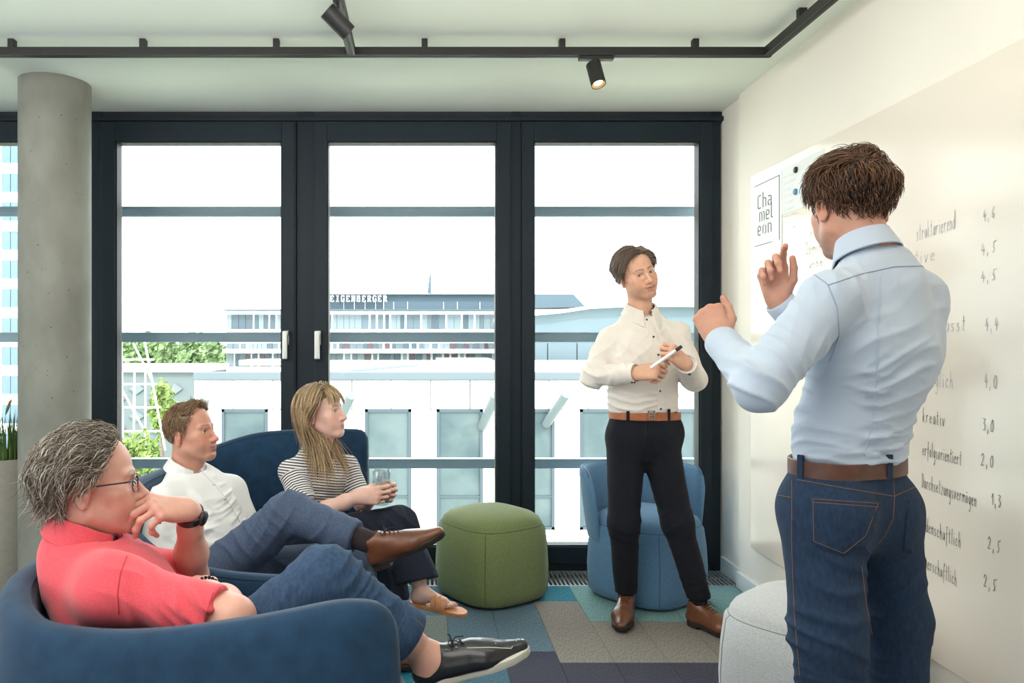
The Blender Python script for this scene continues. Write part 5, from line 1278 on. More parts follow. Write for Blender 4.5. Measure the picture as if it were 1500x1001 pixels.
    tr = garment('jeans', q, M_jeanE, root, res=.0055, cuts=[half(P(1243, 671, 1.89), (0, 0, 1), .3), half(Vector((anL.x, anL.y, .05)), (0, 0, -1), .12), half(Vector((anR.x, anR.y, .05)), (0, 0, -1), .12)],
        wr=[(knL, .16, (.35, 0, 1), .06, .006), (knR, .16, (-.35, 0, 1), .06, .006), (P(1200, 960, 1.75), .12, (.3, 0, 1), .05, .005), (P(1325, 980, 1.9), .12, (-.4, 0, 1), .05, .006), (P(1255, 800, 1.8), .09, (.5, 0, .9), .05, .007), (P(1180, 830, 1.76), .12, (.5, 0, .8), .07, .004)], amp=.003, nsc=7, seed=31)
    tt = bvh(tr)
    pk = patch(tr, tt, [(1188, 728), (1290, 735)], [(1189, 796), (1205, 806), (1237, 815), (1262, 800), (1272, 786)], M_jeanE, 'back_pocket')
    if pk: tp = bvh(pk); [seam(pk, tp, l, M_stitch, .0006, 24, .0006, 'stitching') for l in ([(1191, 731), (1287, 738)], [(1191, 736), (1286, 743)], [(1191, 731), (1192, 793), (1236, 811), (1268, 785), (1286, 738)])]
    pk = patch(tr, tt, [(1330, 735), (1347, 735)], [(1322, 806), (1336, 812)], M_jeanE, 'back_pocket', nx=5)
    for l in ([(1168, 703), (1240, 716), (1308, 727)], [(1310, 727), (1344, 712)], [(1308, 690), (1310, 728), (1308, 760), (1296, 785), (1272, 815)], [(1160, 705), (1160, 800), (1164, 900), (1172, 995)], [(1140, 726), (1158, 729)], [(1262, 830), (1268, 880), (1278, 930)]): seam(tr, tt, l, M_stitch, .0008, 40, .0006, 'stitching')
    bo, bp, a, b = belt_ring('belt', tt, P(1243, 680, 1.89), (.0, 0, 1), .040, M_beltB, root, out=.001); tb = bvh(bo)
    for u_ in (1173, 1303):
        p, n_ = hit(tb, u_, 680)
        if p is not None: MB().box(-.008, .008, -.004, .004, -.034, .022, M=orient(p, n_), bev=.0015).build('belt_loop', M_jeanE, bo, keep=True)
    for an, d in ((anL, (-.45, .89, 0)), (anR, (-.45, .89, 0))):
        d = nrm(d); heel = V3((an.x, an.y, .012)) - d * .06; MB().tube([an + Vector((0, 0, .05)), an + Vector((0, 0, -.03))], .036, 16).build('sock', M_sockn, root, smooth=True, keep=True); shoe_parts(root, place(heel, d, (0, 0, 1)), M_shoe, M_soleD, M_lace, .30)
    rg = random.Random(12); line = [(0, .086), (30, .082), (50, .066), (66, .03), (78, -.03), (86, -.005), (96, .01), (112, -.01), (130, -.034), (160, -.05), (180, -.056)]
    Hb = Body(); cols = [(76, 52, 37), (92, 62, 43), (58, 40, 29), (124, 84, 56), (106, 72, 48)]
    v, f, c = hair_cap(line, (50, 34, 25), lambda p, az: .003 + .005 * max(0, p[2] - .05) / .07); Hb.add(v, f, c, 0, Mh)
    def flow(q, az, t, rg): return (-.15 + .5 * math.sin(q[0] * 60 + 2), .9, -.35) if q[2] > .075 else ((.0, -.15, -1) if q[1] < .02 else (0, .5, -.8))
    v, f, c = strands(Hb, 3600, rg, line, flow, lambda p, az: .022 + .05 * max(0, min(1, (p[2] - .02) / .07)), cols, lift=.55, off=(.003, .022), jit=.28, width=.0012); Hb.add(v, f, c, 0, Mh)
    Hb.build('hair', [M_hair], root); finger_ring(root, MR, rpR, 'r', M_silv)
person_board()

# ---------------------------------------------------------------- 3. seated man in coral polo, near armchair
def person_coral():
    B = Body(); sk = SKIN_P
    pel = Vector((-.62, 1.86, .45)); che = P(168, 878, 1.86); upc = P(124, 836, 1.86); nb = P(112, 790, 1.86); F = nrm((.85, 0, .45)); 
    shR, shL = P(164, 862, 1.69), P(186, 832, 2.03); elR, wrR = P(342, 906, 1.63), P(298, 862, 1.84); elL, wrL = P(282, 846, 2.12), P(277, 746, 1.94)
    hiR, hiL = Vector((-.58, 1.76, .45)), Vector((-.58, 1.96, .44)); knR, anR = P(478, 850, 1.80), P(632, 958, 1.84); knL, anL = Vector((-.20, 2.02, .56)), Vector((-.10, 2.10, .1))
    core(B, [cone(pel, che, .12, .12, (F, .65)), cone(che, nb, .11, .05, (F, .65)), cone(shR, elR, .04, .034), cone(shL, elL, .04, .034), cone(upc, shR, .05, .04), cone(upc, shL, .05, .04), cone(hiR, knR, .06, .045), cone(hiL, knL, .06, .045), cone(knL, anL, .045, .036)], sk)
    fw = nrm((.93, .36, .02)); up = nrm((-.05, 0, 1)); Mh = head_at(B, P(132, 708, 1.86), fw, up, 1.06, V3(nb) + (-.01, 0, -.02), sk, brow=(130, 112, 100), lip=(184, 110, 106), gaze=(.1, 1, .06), neck=.058, jaw=1.08, nose=1.12, stub=(196, 150, 138))
    ML, rpL = hand_at(B, 'L', wrL, (-.62, -.66, .22), (.5, -.30, .82), [(48, 34, 14), (52, 36, 16), (56, 38, 18), (68, 52, 30)], [(.30, .72, -.62), (.05, .75, -.66), (-.1, .6, -.8)], sk, 1.05, elbow=elL, er=.043, upper=shL, ur=.05, res=.0027)
    MR, rpR = hand_at(B, 'R', wrR, (-.35, .85, -.1), (0, .1, 1), REL, [(.5, .8, -.3), (.3, .9, -.3), (.2, .95, -.2)], sk, 1.0, elbow=elR, er=.046, upper=shR, ur=.055, res=.0029)
    fd = nrm((.93, -.02, .30)); fz = nrm((-.28, 0, .95)); heel = V3(anR) + V3((-.035, 0, -.085)); Mf = place(heel, fd, fz)
    F2 = Field((-.06, -.02, 0), (.06, .3, .15), .004); la = V3((0, .048, .066)); ld_ = nrm(to_local(Mf, knR)[:3] - la); F2.add(cone((0, .04, .035), la, .032, .033), .03); F2.add(cone(la, la + ld_ * .06, .033, .034), .03); F2.add(cone((0, .05, .045), (0, .16, .035), .036, .034), .03); v, f = F2.mesh(); B.add(v, f, np.array(lin(sk)), 0, Mf); core(B, [cone(V3(knR) * .4 + V3(anR) * .6, (Mf @ np.array([0, .048, .066, 1]))[:3], .046, .032)], sk, .005)
    root = B.build('person', [M_skin, M_eye]); tag(root, 'person with grey curly hair, glasses and coral polo shirt sitting in the near armchair', 'person')
    pr = [cone(pel, P(190, 905, 1.86), .17, .175, (F, .72)), cone(P(190, 905, 1.86), che, .175, .175, (F, .70)), cone(che, upc, .172, .13, (F, .68)), cone(upc, V3(nb) + (-.01, 0, -.04), .11, .066, (F, .85)), cone(P(116, 826, 1.86), shR, .055, .066), cone(P(125, 820, 1.86), shL, .055, .064)]
    sR, sL = nrm(elR - shR), nrm(elL - shL); eR, eL = V3(shR) + sR * .262, V3(shL) + sL * .185
    o = garment('polo_shirt', [(q, .045) for q in pr] + [(cone(shR, eR + sR * .03, .064, .060), .075), (cone(shL, eL + sL * .03, .066, .066), .04)], M_polo, root, cuts=[half(eR, sR, .11), half(eL, sL, .10), half(V3(nb) + F * .03 + (0, 0, -.008), (.35, 0, 1), .08)], res=.005,
        wr=[(P(240, 850, 1.62), .12, (.6, 0, 1), .05, .006), (P(205, 860, 1.62), .12, (.9, 0, .3), .06, .005), (P(285, 880, 1.6), .10, (.8, 0, .9), .04, .006), (P(215, 800, 1.9), .07, (.8, 0, .6), .03, .005)], amp=.003, nsc=8, seed=41)
    t = bvh(o); seam(o, t, [(186, 815), (176, 840), (172, 870), (174, 900)], mat('polo_seam', (214, 70, 84), .9), .0012, name='armhole_seam'); seam(o, t, [(313, 868), (306, 885), (302, 900)], MATS['polo_seam'], .001, name='sleeve_hem'); None
    cc = V3(nb) + F * .020 + (0, 0, .002); collar(o, M_polo, cc, (.22, 0, 1), (1, 0, 0), .070, h=.040, fall=.052, gap=14, flare=.028, point=.02, back_raise=.012, sq=1.0); collar(o, M_lilac, cc, (.22, 0, 1), (1, 0, 0), .0675, h=.036, fall=.002, flare=.004, point=0, gap=10, name='collar_lining', sq=1.0)
    q = [(ell(pel, (.16, .17, .13)), .04), (cone(hiR, knR, .095, .076), .05), (cone(knR, V3(anR) - nrm(anR - knR) * .06, .074, .060), .04), (cone(hiL, knL, .095, .076), .05), (cone(knL, anL, .074, .060), .04)]
    sR2 = nrm(anR - knR); hem = V3(anR) - sR2 * .075
    tr = garment('jeans', q, M_jeanP, root, cuts=[half(hem, sR2, .10), half(Vector((anL.x, anL.y, .12)), (0, 0, -1), .1)], res=.005, wr=[(knR, .13, (.7, 0, -.7), .04, .008), (P(440, 860, 1.72), .1, (.8, 0, .5), .05, .006), (P(560, 910, 1.76), .12, (.7, 0, -.6), .05, .007)], amp=.003, nsc=8, seed=51)
    e1 = Vector(sR2).orthogonal().normalized(); e2 = Vector(sR2).cross(e1); rings = []
    for rr_, d in ((.060, -.052), (.0665, -.050), (.068, -.02), (.0665, .006), (.063, .009), (.052, .006), (.052, -.04)): rings.append([Vector(hem) + Vector(sR2) * d + (e1 * math.cos(a) + e2 * math.sin(a)) * rr_ for a in np.linspace(0, 2 * math.pi, 37)[:-1]])
    cu = autosmooth(MB().rings(rings, False).build('turned_cuff', M_jeanP, tr, keep=True), 50); tc = bvh(cu); seam(cu, tc, [(606, 905), (625, 925), (632, 945)], M_stitch, .0008)
    up_, top, tr_ = shoe_parts(root, Mf, M_blk, M_soleW, M_lacek, .295, 'boat', name='boat_shoe')
    st = [top(x, y) for x, y in ((-.030, .15), (-.034, .20), (-.026, .25), (0, .272), (.026, .25), (.034, .20), (.030, .15))]
    st = [p for p in st if p is not None]
    if len(st) > 3: MB().tube(st, .0012, 6).build('moccasin_stitch', M_soleW, up_, smooth=True, keep=True)
    for y in (.10, .125): 
        for s in (-1, 1):
            p = top(s * .026, y)
            if p is not None: MB().tube([p + Vector((math.cos(a), 0, math.sin(a))) * .0045 for a in np.linspace(0, 2 * math.pi, 13)[:-1]], .0012, 6, closed=True).build('eyelet', M_buck, up_, smooth=True, keep=True)
    heel2 = V3((anL.x - .05, anL.y, .0)); shoe_parts(root, place(heel2, (1, .2, 0), (0, 0, 1)), M_blk, M_soleW, M_lacek, .295, 'boat', name='boat_shoe')
    # watch on the left wrist, beads on the right
    def band(c, ax, r, w, m, nm, thick=.003):
        ax = Vector(ax).normalized(); e1 = ax.orthogonal().normalized(); e2 = ax.cross(e1); rr = []
        for x, z in ((r, -w / 2), (r + thick, -w / 2 + .001), (r + thick, w / 2 - .001), (r, w / 2)): rr.append([Vector(c) + ax * z + (e1 * math.cos(a) + e2 * math.sin(a)) * x for a in np.linspace(0, 2 * math.pi, 41)[:-1]])
        return autosmooth(MB().rings(rr, False).build(nm, m, root, keep=True))
    wa = nrm(elL - wrL); wc = V3(wrL) + wa * .022; wo = band(wc, wa, .0335, .022, M_blk, 'watch_strap')
    wd = nrm(np.cross(wa, np.cross((.75, -.45, .35), wa))); q4 = Vector(wd).to_track_quat('Z', 'Y').to_matrix().to_4x4(); T = Matrix.Translation(Vector(wc + wd * .034)) @ q4
    mb = MB().lathe([(.001, .010), (.017, .010), (.0195, .008), (.0205, .003), (.019, 0)], 28, cap=False); mb.v = [tuple(T @ Vector(x)) for x in mb.v]; mb.build('watch_case', M_blk, wo, smooth=True, keep=True)
    mb = MB().lathe([(.001, .0112), (.0155, .0112), (.0155, .0104)], 28, cap=False); mb.v = [tuple(T @ Vector(x)) for x in mb.v]; mb.build('watch_dial', M_gask, wo, smooth=True, keep=True)
    ba = Vector(nrm(elR - wrR)); c0 = Vector(wrR) + ba * .02; e1 = ba.orthogonal().normalized(); e2 = ba.cross(e1); mb = MB()
    for a in np.linspace(0, 2 * math.pi, 23)[:-1]:
        p = c0 + (e1 * math.cos(a) + e2 * math.sin(a)) * .031; mb.lathe([(.0004, -.0045), (.0032, -.0032), (.0046, 0), (.0032, .0032), (.0004, .0045)], 8, tuple(p), False)
    mb.build('bead_bracelet', M_gask, root, smooth=True, keep=True)
    finger_ring(root, ML, rpL, 'p', M_gold); p, d, rad = rpL['p']; c = ML[:3, :3] @ (p + V3((0, .002, .0085))) + ML[:3, 3]; T = np.eye(4); T[:3, :3] = ML[:3, :3]; T[:3, 3] = c
    MB().box(-.0055, .0055, -.005, .005, -.002, .0022, M=Matrix(T.tolist()), bev=.001).build('signet', M_gold, root, keep=True)
    # glasses
    Mg = Matrix(Mh.tolist()); g = empty('eyeglasses', (0, 0, 0)); g.parent = root
    M_gl = mat('glasses_frame', (92, 44, 52), .35, coat=.3); M_temple = mat('glasses_temple', (56, 50, 48), .4)
    def G(p): return Mg @ Vector(p)
    for s in (-1, 1):
        pts = [G((s * (.034 + .024 * math.copysign(abs(math.cos(a)) ** .7, math.cos(a))), .1045 - .012 * (math.cos(a) * .5 + .5) * 1, -.004 + .0175 * math.copysign(abs(math.sin(a)) ** .7, math.sin(a)))) for a in np.linspace(0, 2 * math.pi, 33)[:-1]]
        MB().tube(pts, .0017, 8, closed=True).build('rim', M_gl, g, smooth=True)
        MB().add(pts, [tuple(range(len(pts)))]).build('lens', M_glass, g)
        MB().tube([G((s * .0585, .0935, .006)), G((s * .074, .080, .006)), G((s * .0805, .03, .004)), G((s * .0815, -.006, .002)), G((s * .080, -.022, -.018))], [.0022, .0022, .002, .0018, .0016], 8).build('temple', M_temple, g, smooth=True)
    MB().tube([G((-.011, .1035, .002)), G((0, .108, .005)), G((.011, .1035, .002))], .0016, 8).build('bridge', M_gl, g, smooth=True)
    # grey wavy hair
    rg = random.Random(13); line = [(0, .100), (20, .098), (40, .086), (55, .062), (68, .034), (78, .016), (86, .026), (98, .024), (108, .004), (122, -.04), (150, -.07), (180, -.078)]
    Hb = Body(); cols = [(146, 134, 120), (176, 166, 152), (122, 110, 96), (206, 198, 188), (104, 92, 80), (156, 144, 130)]
    v, f, c = hair_cap(line, (122, 112, 102), lambda p, az: .006 + (.012 if p[1] < 0 else .002)); Hb.add(v, f, c, 0, Mh)
    def flow(q, az, t, rg): return (0, -.9, -.05 - .7 * (q[1] < -.03)) if q[2] > .03 else (0, -.75 if q[1] > -.05 else -.1, -.55)
    v, f, c = strands(Hb, 3600, rg, line, flow, lambda p, az: .05 + (.025 if p[1] < .03 else .02), cols, lift=.28, off=(.004, .024), jit=.22, curl=.0036, curl_f=130, seg=10, width=.0011, grav=.4); Hb.add(v, f, c, 0, Mh)
    Hb.build('hair', [M_hair], root)
person_coral()
# ---------------------------------------------------------------- 4. seated man in white shirt, far sofa
def person_white():
    B = Body(); sk = SKIN_B; F = nrm((.80, -.48, .40)); y0 = 2.9
    pel = P(318, 842, 2.86); wai = P(308, 795, 2.90); che = P(292, 748, 2.94); upc = P(284, 716, 2.97); nb = P(270, 692, 2.97)
    shR, shL = P(243, 735, 2.83), P(338, 718, 3.10); elR, wrR = P(226, 815, 2.74), P(285, 850, 2.66); elL, wrL = P(366, 780, 3.06), P(400, 805, 2.98)
    hiR, hiL = P(312, 846, 2.80), P(335, 842, 2.94); knR, anR = P(425, 752, 2.74), P(546, 796, 2.62); knL, anL = P(508, 822, 2.93), P(528, 955, 3.0)
    core(B, [cone(pel, che, .11, .12, (F, .65)), cone(che, nb, .11, .05, (F, .65)), cone(shR, elR, .04, .034), cone(elR, wrR, .034, .026), cone(shL, elL, .04, .034), cone(elL, wrL, .034, .026), cone(upc, shR, .05, .04), cone(upc, shL, .05, .04), cone(hiR, knR, .06, .045), cone(knR, anR, .045, .03), cone(hiL, knL, .06, .045), cone(knL, anL, .045, .03)], sk)
    fw = nrm((.93, -.26, .12)); up = nrm((-.12, .02, .99)); Mh = head_at(B, P(279, 634, 2.97), fw, up, .955, V3(nb) + (-.005, 0, -.02), sk, brow=(140, 104, 78), lip=(180, 112, 100), smile=.5, gaze=(-.05, 1, .05), jaw=1.05, nose=1.0, wide=.98, neck=.055, stub=(176, 132, 112))
    hand_at(B, 'R', wrR, (.8, .3, -.2), (0, -.2, 1), REL, [(.5, .8, -.3), (.3, .9, -.3), (.2, .95, -.2)], sk, 1.0, stub=elR, res=.0032); hand_at(B, 'L', wrL, (.9, 0, -.3), (0, -.2, 1), REL, [(.5, .8, -.3), (.3, .9, -.3), (.2, .95, -.2)], sk, 1.0, stub=elL, res=.0032)
    root = B.build('person', [M_skin, M_eye]); tag(root, 'person with short hair in white shirt and slate trousers reclining on the far sofa', 'person')
    pr = [cone(pel, wai, .155, .160, (F, .70)), cone(wai, che, .162, .165, (F, .70)), cone(che, upc, .165, .120, (F, .66)), cone(upc, V3(nb) + (0, 0, -.02), .10, .06, (F, .8)), cone(P(272, 708, 2.97), shR, .048, .058), cone(P(275, 706, 2.97), shL, .048, .056)]
    o = garment('shirt', [(q, .045) for q in pr] + [(cone(shR, elR, .064, .056), .035), (cone(elR, wrR, .054, .042), .025), (cone(shL, elL, .060, .054), .035), (cone(elL, wrL, .05, .04), .025)], M_shW, root, cuts=[half(V3(nb) + F * .02 + (0, 0, .004), F * .5 + (0, 0, .8), .07), half(wrR, nrm(wrR - elR), .06), half(wrL, nrm(wrL - elL), .06)],
        wr=[(P(330, 790, 2.78), .13, (-.5, 0, 1), .05, .014), (P(310, 815, 2.76), .12, (.1, 0, 1), .04, .013), (P(355, 770, 2.85), .10, (-.7, 0, .8), .04, .012), (P(290, 740, 2.8), .13, (.6, 0, .7), .06, .012), (shR, .1, (.8, 0, .5), .05, .006), (P(345, 730, 2.95), .08, (-.6, 0, .8), .04, .006)], amp=.0045, nsc=8, seed=61)
    t = bvh(o); seam(o, t, [(296, 692), (316, 712), (334, 736), (352, 766), (362, 790)], M_seamv, .0012, name='placket_seam')
    for u_, v_ in ((313, 710), (329, 731), (344, 755), (357, 780)):
        p, n_ = hit(t, u_, v_)
        if p is not None:
            mb = MB().lathe([(.0003, .003), (.0055, .0028), (.006, 0)], 12, cap=False); T = Matrix.Translation(p) @ n_.to_track_quat('Z', 'Y').to_matrix().to_4x4(); mb.v = [tuple(T @ Vector(x)) for x in mb.v]; mb.build('button', M_btnw, o, smooth=True, keep=True)
    cc = V3(nb) + F * .012 + (0, 0, .006); collar(o, M_shW, cc, (.20, -.1, 1), F, .064, h=.034, fall=.040, gap=16, flare=.028, point=.026); collar(o, M_lilac, cc, (.20, -.1, 1), F, .062, h=.031, fall=.002, flare=.004, point=0, gap=12, name='collar_lining')
    q = [(ell(pel, (.16, .17, .12)), .05), (cone(hiR, knR, .098, .076), .05), (cone(knR, V3(anR) - nrm(anR - knR) * .03, .074, .056), .04), (cone(hiL, knL, .095, .074), .05), (cone(knL, anL, .07, .055), .04)]
    sd = nrm(anR - knR); tr = garment('trousers', q, M_trB, root, cuts=[half(V3(anR) - sd * .065, sd, .1), half(Vector((anL.x, anL.y, .10)), (0, 0, -1), .1)], wr=[(knR, .13, (.8, 0, -.6), .04, .008), (P(350, 800, 2.7), .12, (.7, 0, .8), .05, .008), (P(480, 780, 2.65), .11, (.8, 0, -.5), .05, .007), (P(440, 810, 2.85), .12, (.4, 0, 1), .06, .007), (P(395, 760, 2.66), .1, (.8, 0, .7), .04, .006)], amp=.0035, nsc=8, seed=71)
    MB().tube([V3(anR) - sd * .11, V3(anR) - sd * .05, V3(anR) + sd * .01, V3(anR) + sd * .03], [.038, .040, .039, .036], 24).build('sock', M_sock, root, smooth=True, keep=True)
    fd = nrm((.84, -.22, .42)); fz = nrm((-.45, -.05, .88)); M = place(V3(anR) + sd * .005 - fz * .075 - fd * .045, fd, fz); shoe_parts(root, M, M_shoe, M_soleD, M_lace, .295)
    shoe_parts(root, place(V3((anL.x - .05, anL.y, .012)), (1, -.2, 0), (0, 0, 1)), M_shoe, M_soleD, M_lace, .295)
    MB().tube([anL + Vector((0, 0, .1)), Vector((anL.x, anL.y, .05))], .036, 14).build('sock', M_sock, root, smooth=True, keep=True)
    rg = random.Random(14); line = [(0, .092), (14, .094), (30, .102), (44, .086), (54, .060), (66, .034), (76, -.006), (86, .006), (98, .010), (114, -.015), (140, -.045), (180, -.055)]
    Hb = Body(); cols = [(150, 118, 88), (128, 98, 72), (172, 140, 106), (108, 82, 62), (140, 112, 86)]
    v, f, c = hair_cap(line, (120, 92, 68), lambda p, az: .004); Hb.add(v, f, c, 0, Mh)
    def flow(q, az, t, rg): return (0, .55, .6) if q[2] > .07 and q[1] > 0 else (0, -.1, -.9)
    v, f, c = strands(Hb, 2600, rg, line, flow, lambda p, az: .014 + .022 * max(0, min(1, (p[2] - .05) / .04)), cols, lift=.6, off=(.003, .012), jit=.22, width=.0012); Hb.add(v, f, c, 0, Mh)
    Hb.build('hair', [M_hair], root)
person_white()

# ---------------------------------------------------------------- 5. seated woman in striped T-shirt, far sofa
def stripe_mat():
    m = mat('striped_jersey', (236, 234, 234), .9, bump=.15, bscale=700, sheen=.2); N = m.node_tree.nodes; L = m.node_tree.links; b = N['Principled BSDF']
    a = N.new('ShaderNodeAttribute'); a.attribute_name = 'tint'; sp = N.new('ShaderNodeSeparateColor'); L.new(a.outputs['Color'], sp.inputs[0])
    mu = N.new('ShaderNodeMath'); mu.operation = 'MULTIPLY'; mu.inputs[1].default_value = 1 / .0118; L.new(sp.outputs[0], mu.inputs[0])
    fr = N.new('ShaderNodeMath'); fr.operation = 'FRACT'; L.new(mu.outputs[0], fr.inputs[0]); gt = N.new('ShaderNodeMath'); gt.operation = 'GREATER_THAN'; gt.inputs[1].default_value = .56; L.new(fr.outputs[0], gt.inputs[0])
    mx = N.new('ShaderNodeMix'); mx.data_type = 'RGBA'; mx.inputs[6].default_value = (*lin((238, 234, 232)), 1); mx.inputs[7].default_value = (*lin((44, 48, 66)), 1); L.new(gt.outputs[0], mx.inputs[0]); L.new(mx.outputs[2], b.inputs['Base Color']); return m
def person_woman():
    B = Body(); sk = SKIN_C; F = nrm((.72, -.69, 0))
    pel = P(452, 785, 3.28); wai = P(456, 740, 3.30); che = P(464, 700, 3.32); upc = P(466, 678, 3.33); nb = P(463, 660, 3.33)
    shR, shL = P(427, 692, 3.22), P(508, 683, 3.43); elR, wrR = P(452, 758, 3.10), P(524, 728, 3.05); elL, wrL = P(530, 738, 3.36), P(548, 726, 3.17)
    hiR, hiL = P(446, 792, 3.20), P(470, 788, 3.36); knR, anR = P(585, 768, 3.10), P(612, 852, 3.03); knL, anL = P(560, 785, 3.28), P(570, 905, 3.22)
    core(B, [cone(pel, che, .09, .095, (F, .65)), cone(che, nb, .09, .04, (F, .65)), cone(upc, shR, .04, .034), cone(upc, shL, .04, .034), cone(hiR, knR, .05, .04), cone(hiL, knL, .05, .04)], sk)
    core(B, [cone(knL, anL, .046, .032), cone(knR, anR, .046, .032)], sk, .006)
    fw = nrm((.93, -.35, .12)); up = nrm((-.08, .0, 1)); Mh = head_at(B, P(471, 604, 3.29), fw, up, .95, V3(nb) + (-.004, 0, -.01), sk, brow=(140, 110, 84), lip=(196, 122, 116), fem=1, jaw=.9, nose=.98, gaze=(-.05, 1, .08), neck=.044, wide=.95, iris=(104, 124, 132))
    gl = P(559, 716, 3.08)
    MR, rpR = hand_at(B, 'R', wrR, nrm(P(562, 724, 3.03) - wrR), (.05, -.95, .10), [(34, 48, 26), (38, 52, 28), (42, 54, 28), (46, 54, 28)], [(.35, .80, -.55), (.15, .95, -.3), (.0, .98, -.2)], sk, .92, elbow=elR, er=.036, upper=shR, ur=.042, res=.0027)
    ML, rpL = hand_at(B, 'L', wrL, nrm(P(572, 722, 3.14) - wrL), (.35, .85, -.2), [(40, 56, 30), (46, 58, 30), (50, 60, 30), (52, 58, 30)], [(.4, .78, -.5), (.2, .9, -.35), (.0, .95, -.2)], sk, .92, elbow=elL, er=.036, upper=shL, ur=.042, res=.0027)
    # bare right foot
    fd = nrm((.965, -.20, -.12)); fz = nrm((.12, -.08, .99)); heel = V3(P(603, 880, 3.04)); Mf = place(heel, fd, fz); k = .80
    F2 = Field((-.06, -.04, -.01), (.06, .29, .16), .0028)
    F2.add(cone((0, .03, .03), (0, .03, .14), .030, .034), .03); F2.add(cone((0, .025, .026), (0, .07, .03), .028, .03), .03); F2.add(cone((0, .05, .06), (-.006, .17, .022), .032, .020, ((0, 0, 1), .9)), .03); F2.add(cone((-.02, .16, .018), (.022, .15, .016), .020, .018), .02)
    for i, (x, l, r) in enumerate(((-.027, .052, .0115), (-.009, .05, .0085), (.006, .043, .008), (.020, .036, .0078), (.033, .028, .0075))): F2.add(cone((x * .9, .165 - .006 * i, .014), (x, .180 + l - .008 * i - .01, .011), r, r), .006)
    v, f = F2.mesh(); v = smooth_mesh(v, f, 1, .3); C = np.tile(np.array(lin(sk)), (len(v), 1))
    for i, (x, l, r) in enumerate(((-.027, .052, .0115), (-.009, .05, .0085), (.006, .043, .008), (.020, .036, .0078), (.033, .028, .0075))):
        w = blob(((v - V3((x, .180 + l - .008 * i - .006, .011 + r * .9))) ** 2).sum(1), r * .75)[:, None]; C = C * (1 - w) + np.array(lin((92, 24, 44))) * w
    B.add(v * k, f, C, 0, Mf)
    root = B.build('person', [M_skin, M_eye]); tag(root, 'person with long blonde hair in striped T-shirt sitting on the far sofa, holding a glass', 'person')
    sR, sL = nrm(elR - shR), nrm(elL - shL); eR, eL = V3(shR) + sR * .16, V3(shL) + sL * .15
    def stripe(v):
        ax = nrm(V3(upc) - V3(pel)); c = (v - V3(pel)) @ ax
        for sh, s in ((V3(shR), sR), (V3(shL), sL)):
            q = v - sh; tt = q @ s; rr = np.linalg.norm(q - tt[:, None] * s, axis=1); w = np.clip((tt - .02) / .02, 0, 1) * (rr < .075); side = ((v - V3(upc)) @ nrm(sh - V3(upc))) > .12
            c = np.where((w > 0) & side, -tt + .5, c)
        return np.stack([c + 1.0, c * 0, c * 0], 1)
    pr = [cone(pel, wai, .138, .118, (F, .72)), cone(wai, che, .118, .132, (F, .72)), cone(che, upc, .130, .098, (F, .7)), cone(upc, V3(nb) + (0, 0, -.025), .08, .052, (F, .8)), cone(P(464, 672, 3.33), shR, .036, .044), cone(P(464, 672, 3.33), shL, .036, .042), ell(V3(che) + F * .055, (.07, .07, .06))]
    o = garment('striped_tshirt', [(q, .04) for q in pr] + [(cone(shR, eR + sR * .03, .052, .056), .035), (cone(shL, eL + sL * .03, .050, .054), .035)], stripe_mat(), root, res=.0045, stripe=stripe, cuts=[half(eR, sR, .08), half(eL, sL, .075), half(V3(nb) + F * .02 + (0, 0, -.012), F * .4 + (0, 0, 1), .07)],
        wr=[(P(470, 750, 3.2), .1, (.1, 0, 1), .05, .007), (P(440, 710, 3.1), .08, (.6, 0, .7), .04, .006), (P(490, 720, 3.2), .09, (-.5, 0, .8), .05, .006)], amp=.004, nsc=9, seed=81)
    MB().tube([Vector(V3(nb) + V3((0, 0, -.012)) + (F * math.cos(a) * .062 + nrm(np.cross(F, (0, 0, 1))) * math.sin(a) * .064) + V3((0, 0, -.018 * math.cos(a)))) for a in np.linspace(0, 2 * math.pi, 33)[:-1]], .0045, 8, closed=True).build('neckband', mat('jersey_navy', (66, 68, 84), .9), o, smooth=True, keep=True)
    d2 = nrm(anR - knR); q = [(ell(pel, (.14, .15, .10)), .04), (cone(hiR, knR, .088, .072), .05), (cone(knR, V3(anR) + d2 * .05, .070, .092, (nrm((0, 1, 0)), .75)), .03), (cone(hiL, knL, .088, .072), .05), (cone(knL, V3(P(572, 885, 3.22)), .070, .088), .03)]
    garment('wide_trousers', q, M_trC, root, cuts=[half(V3(anR) + d2 * .0, d2 + V3((-.15, 0, .1)), .14), half(V3(P(574, 868, 3.22)), (-.35, 0, -1), .14)], wr=[(P(600, 800, 3.0), .12, (1, 0, .2), .05, .010), (P(560, 830, 3.1), .14, (1, 0, .15), .05, .012), (knR, .1, (.7, 0, .7), .04, .007), (P(520, 765, 3.05), .1, (.8, 0, .4), .05, .006)], amp=.004, nsc=8, seed=91)
    # sandal: sole and three straps
    M_tan = mat('tan_sandal', (196, 128, 84), .5, rgb2=(212, 146, 100), vscale=40); sd = None; n = 36
    def so(y): return np.interp(y, [-.012, .0, .04, .10, .17, .22, .245, .252], [.004, .022, .030, .029, .042, .040, .022, .004])
    Mm = Matrix(Mf.tolist()); outl = []
    for i in range(n):
        a = 2 * math.pi * i / n; y = .12 - .131 * math.cos(a); outl.append((math.copysign(so(y), math.sin(a)) if abs(math.sin(a)) > 1e-6 else 0, y))
    rings = [[Mm @ Vector((x * s_ * .92, (.12 + (y - .12) * s_) * .92, z)) for x, y in outl] for s_, z in ((.98, -.018), (1.0, -.015), (1.0, -.006), (.98, -.003))]
    sn = empty('sandal', heel); sn.parent = root
    autosmooth(MB().rings(rings, True).build('sole', M_tan, sn, keep=True))
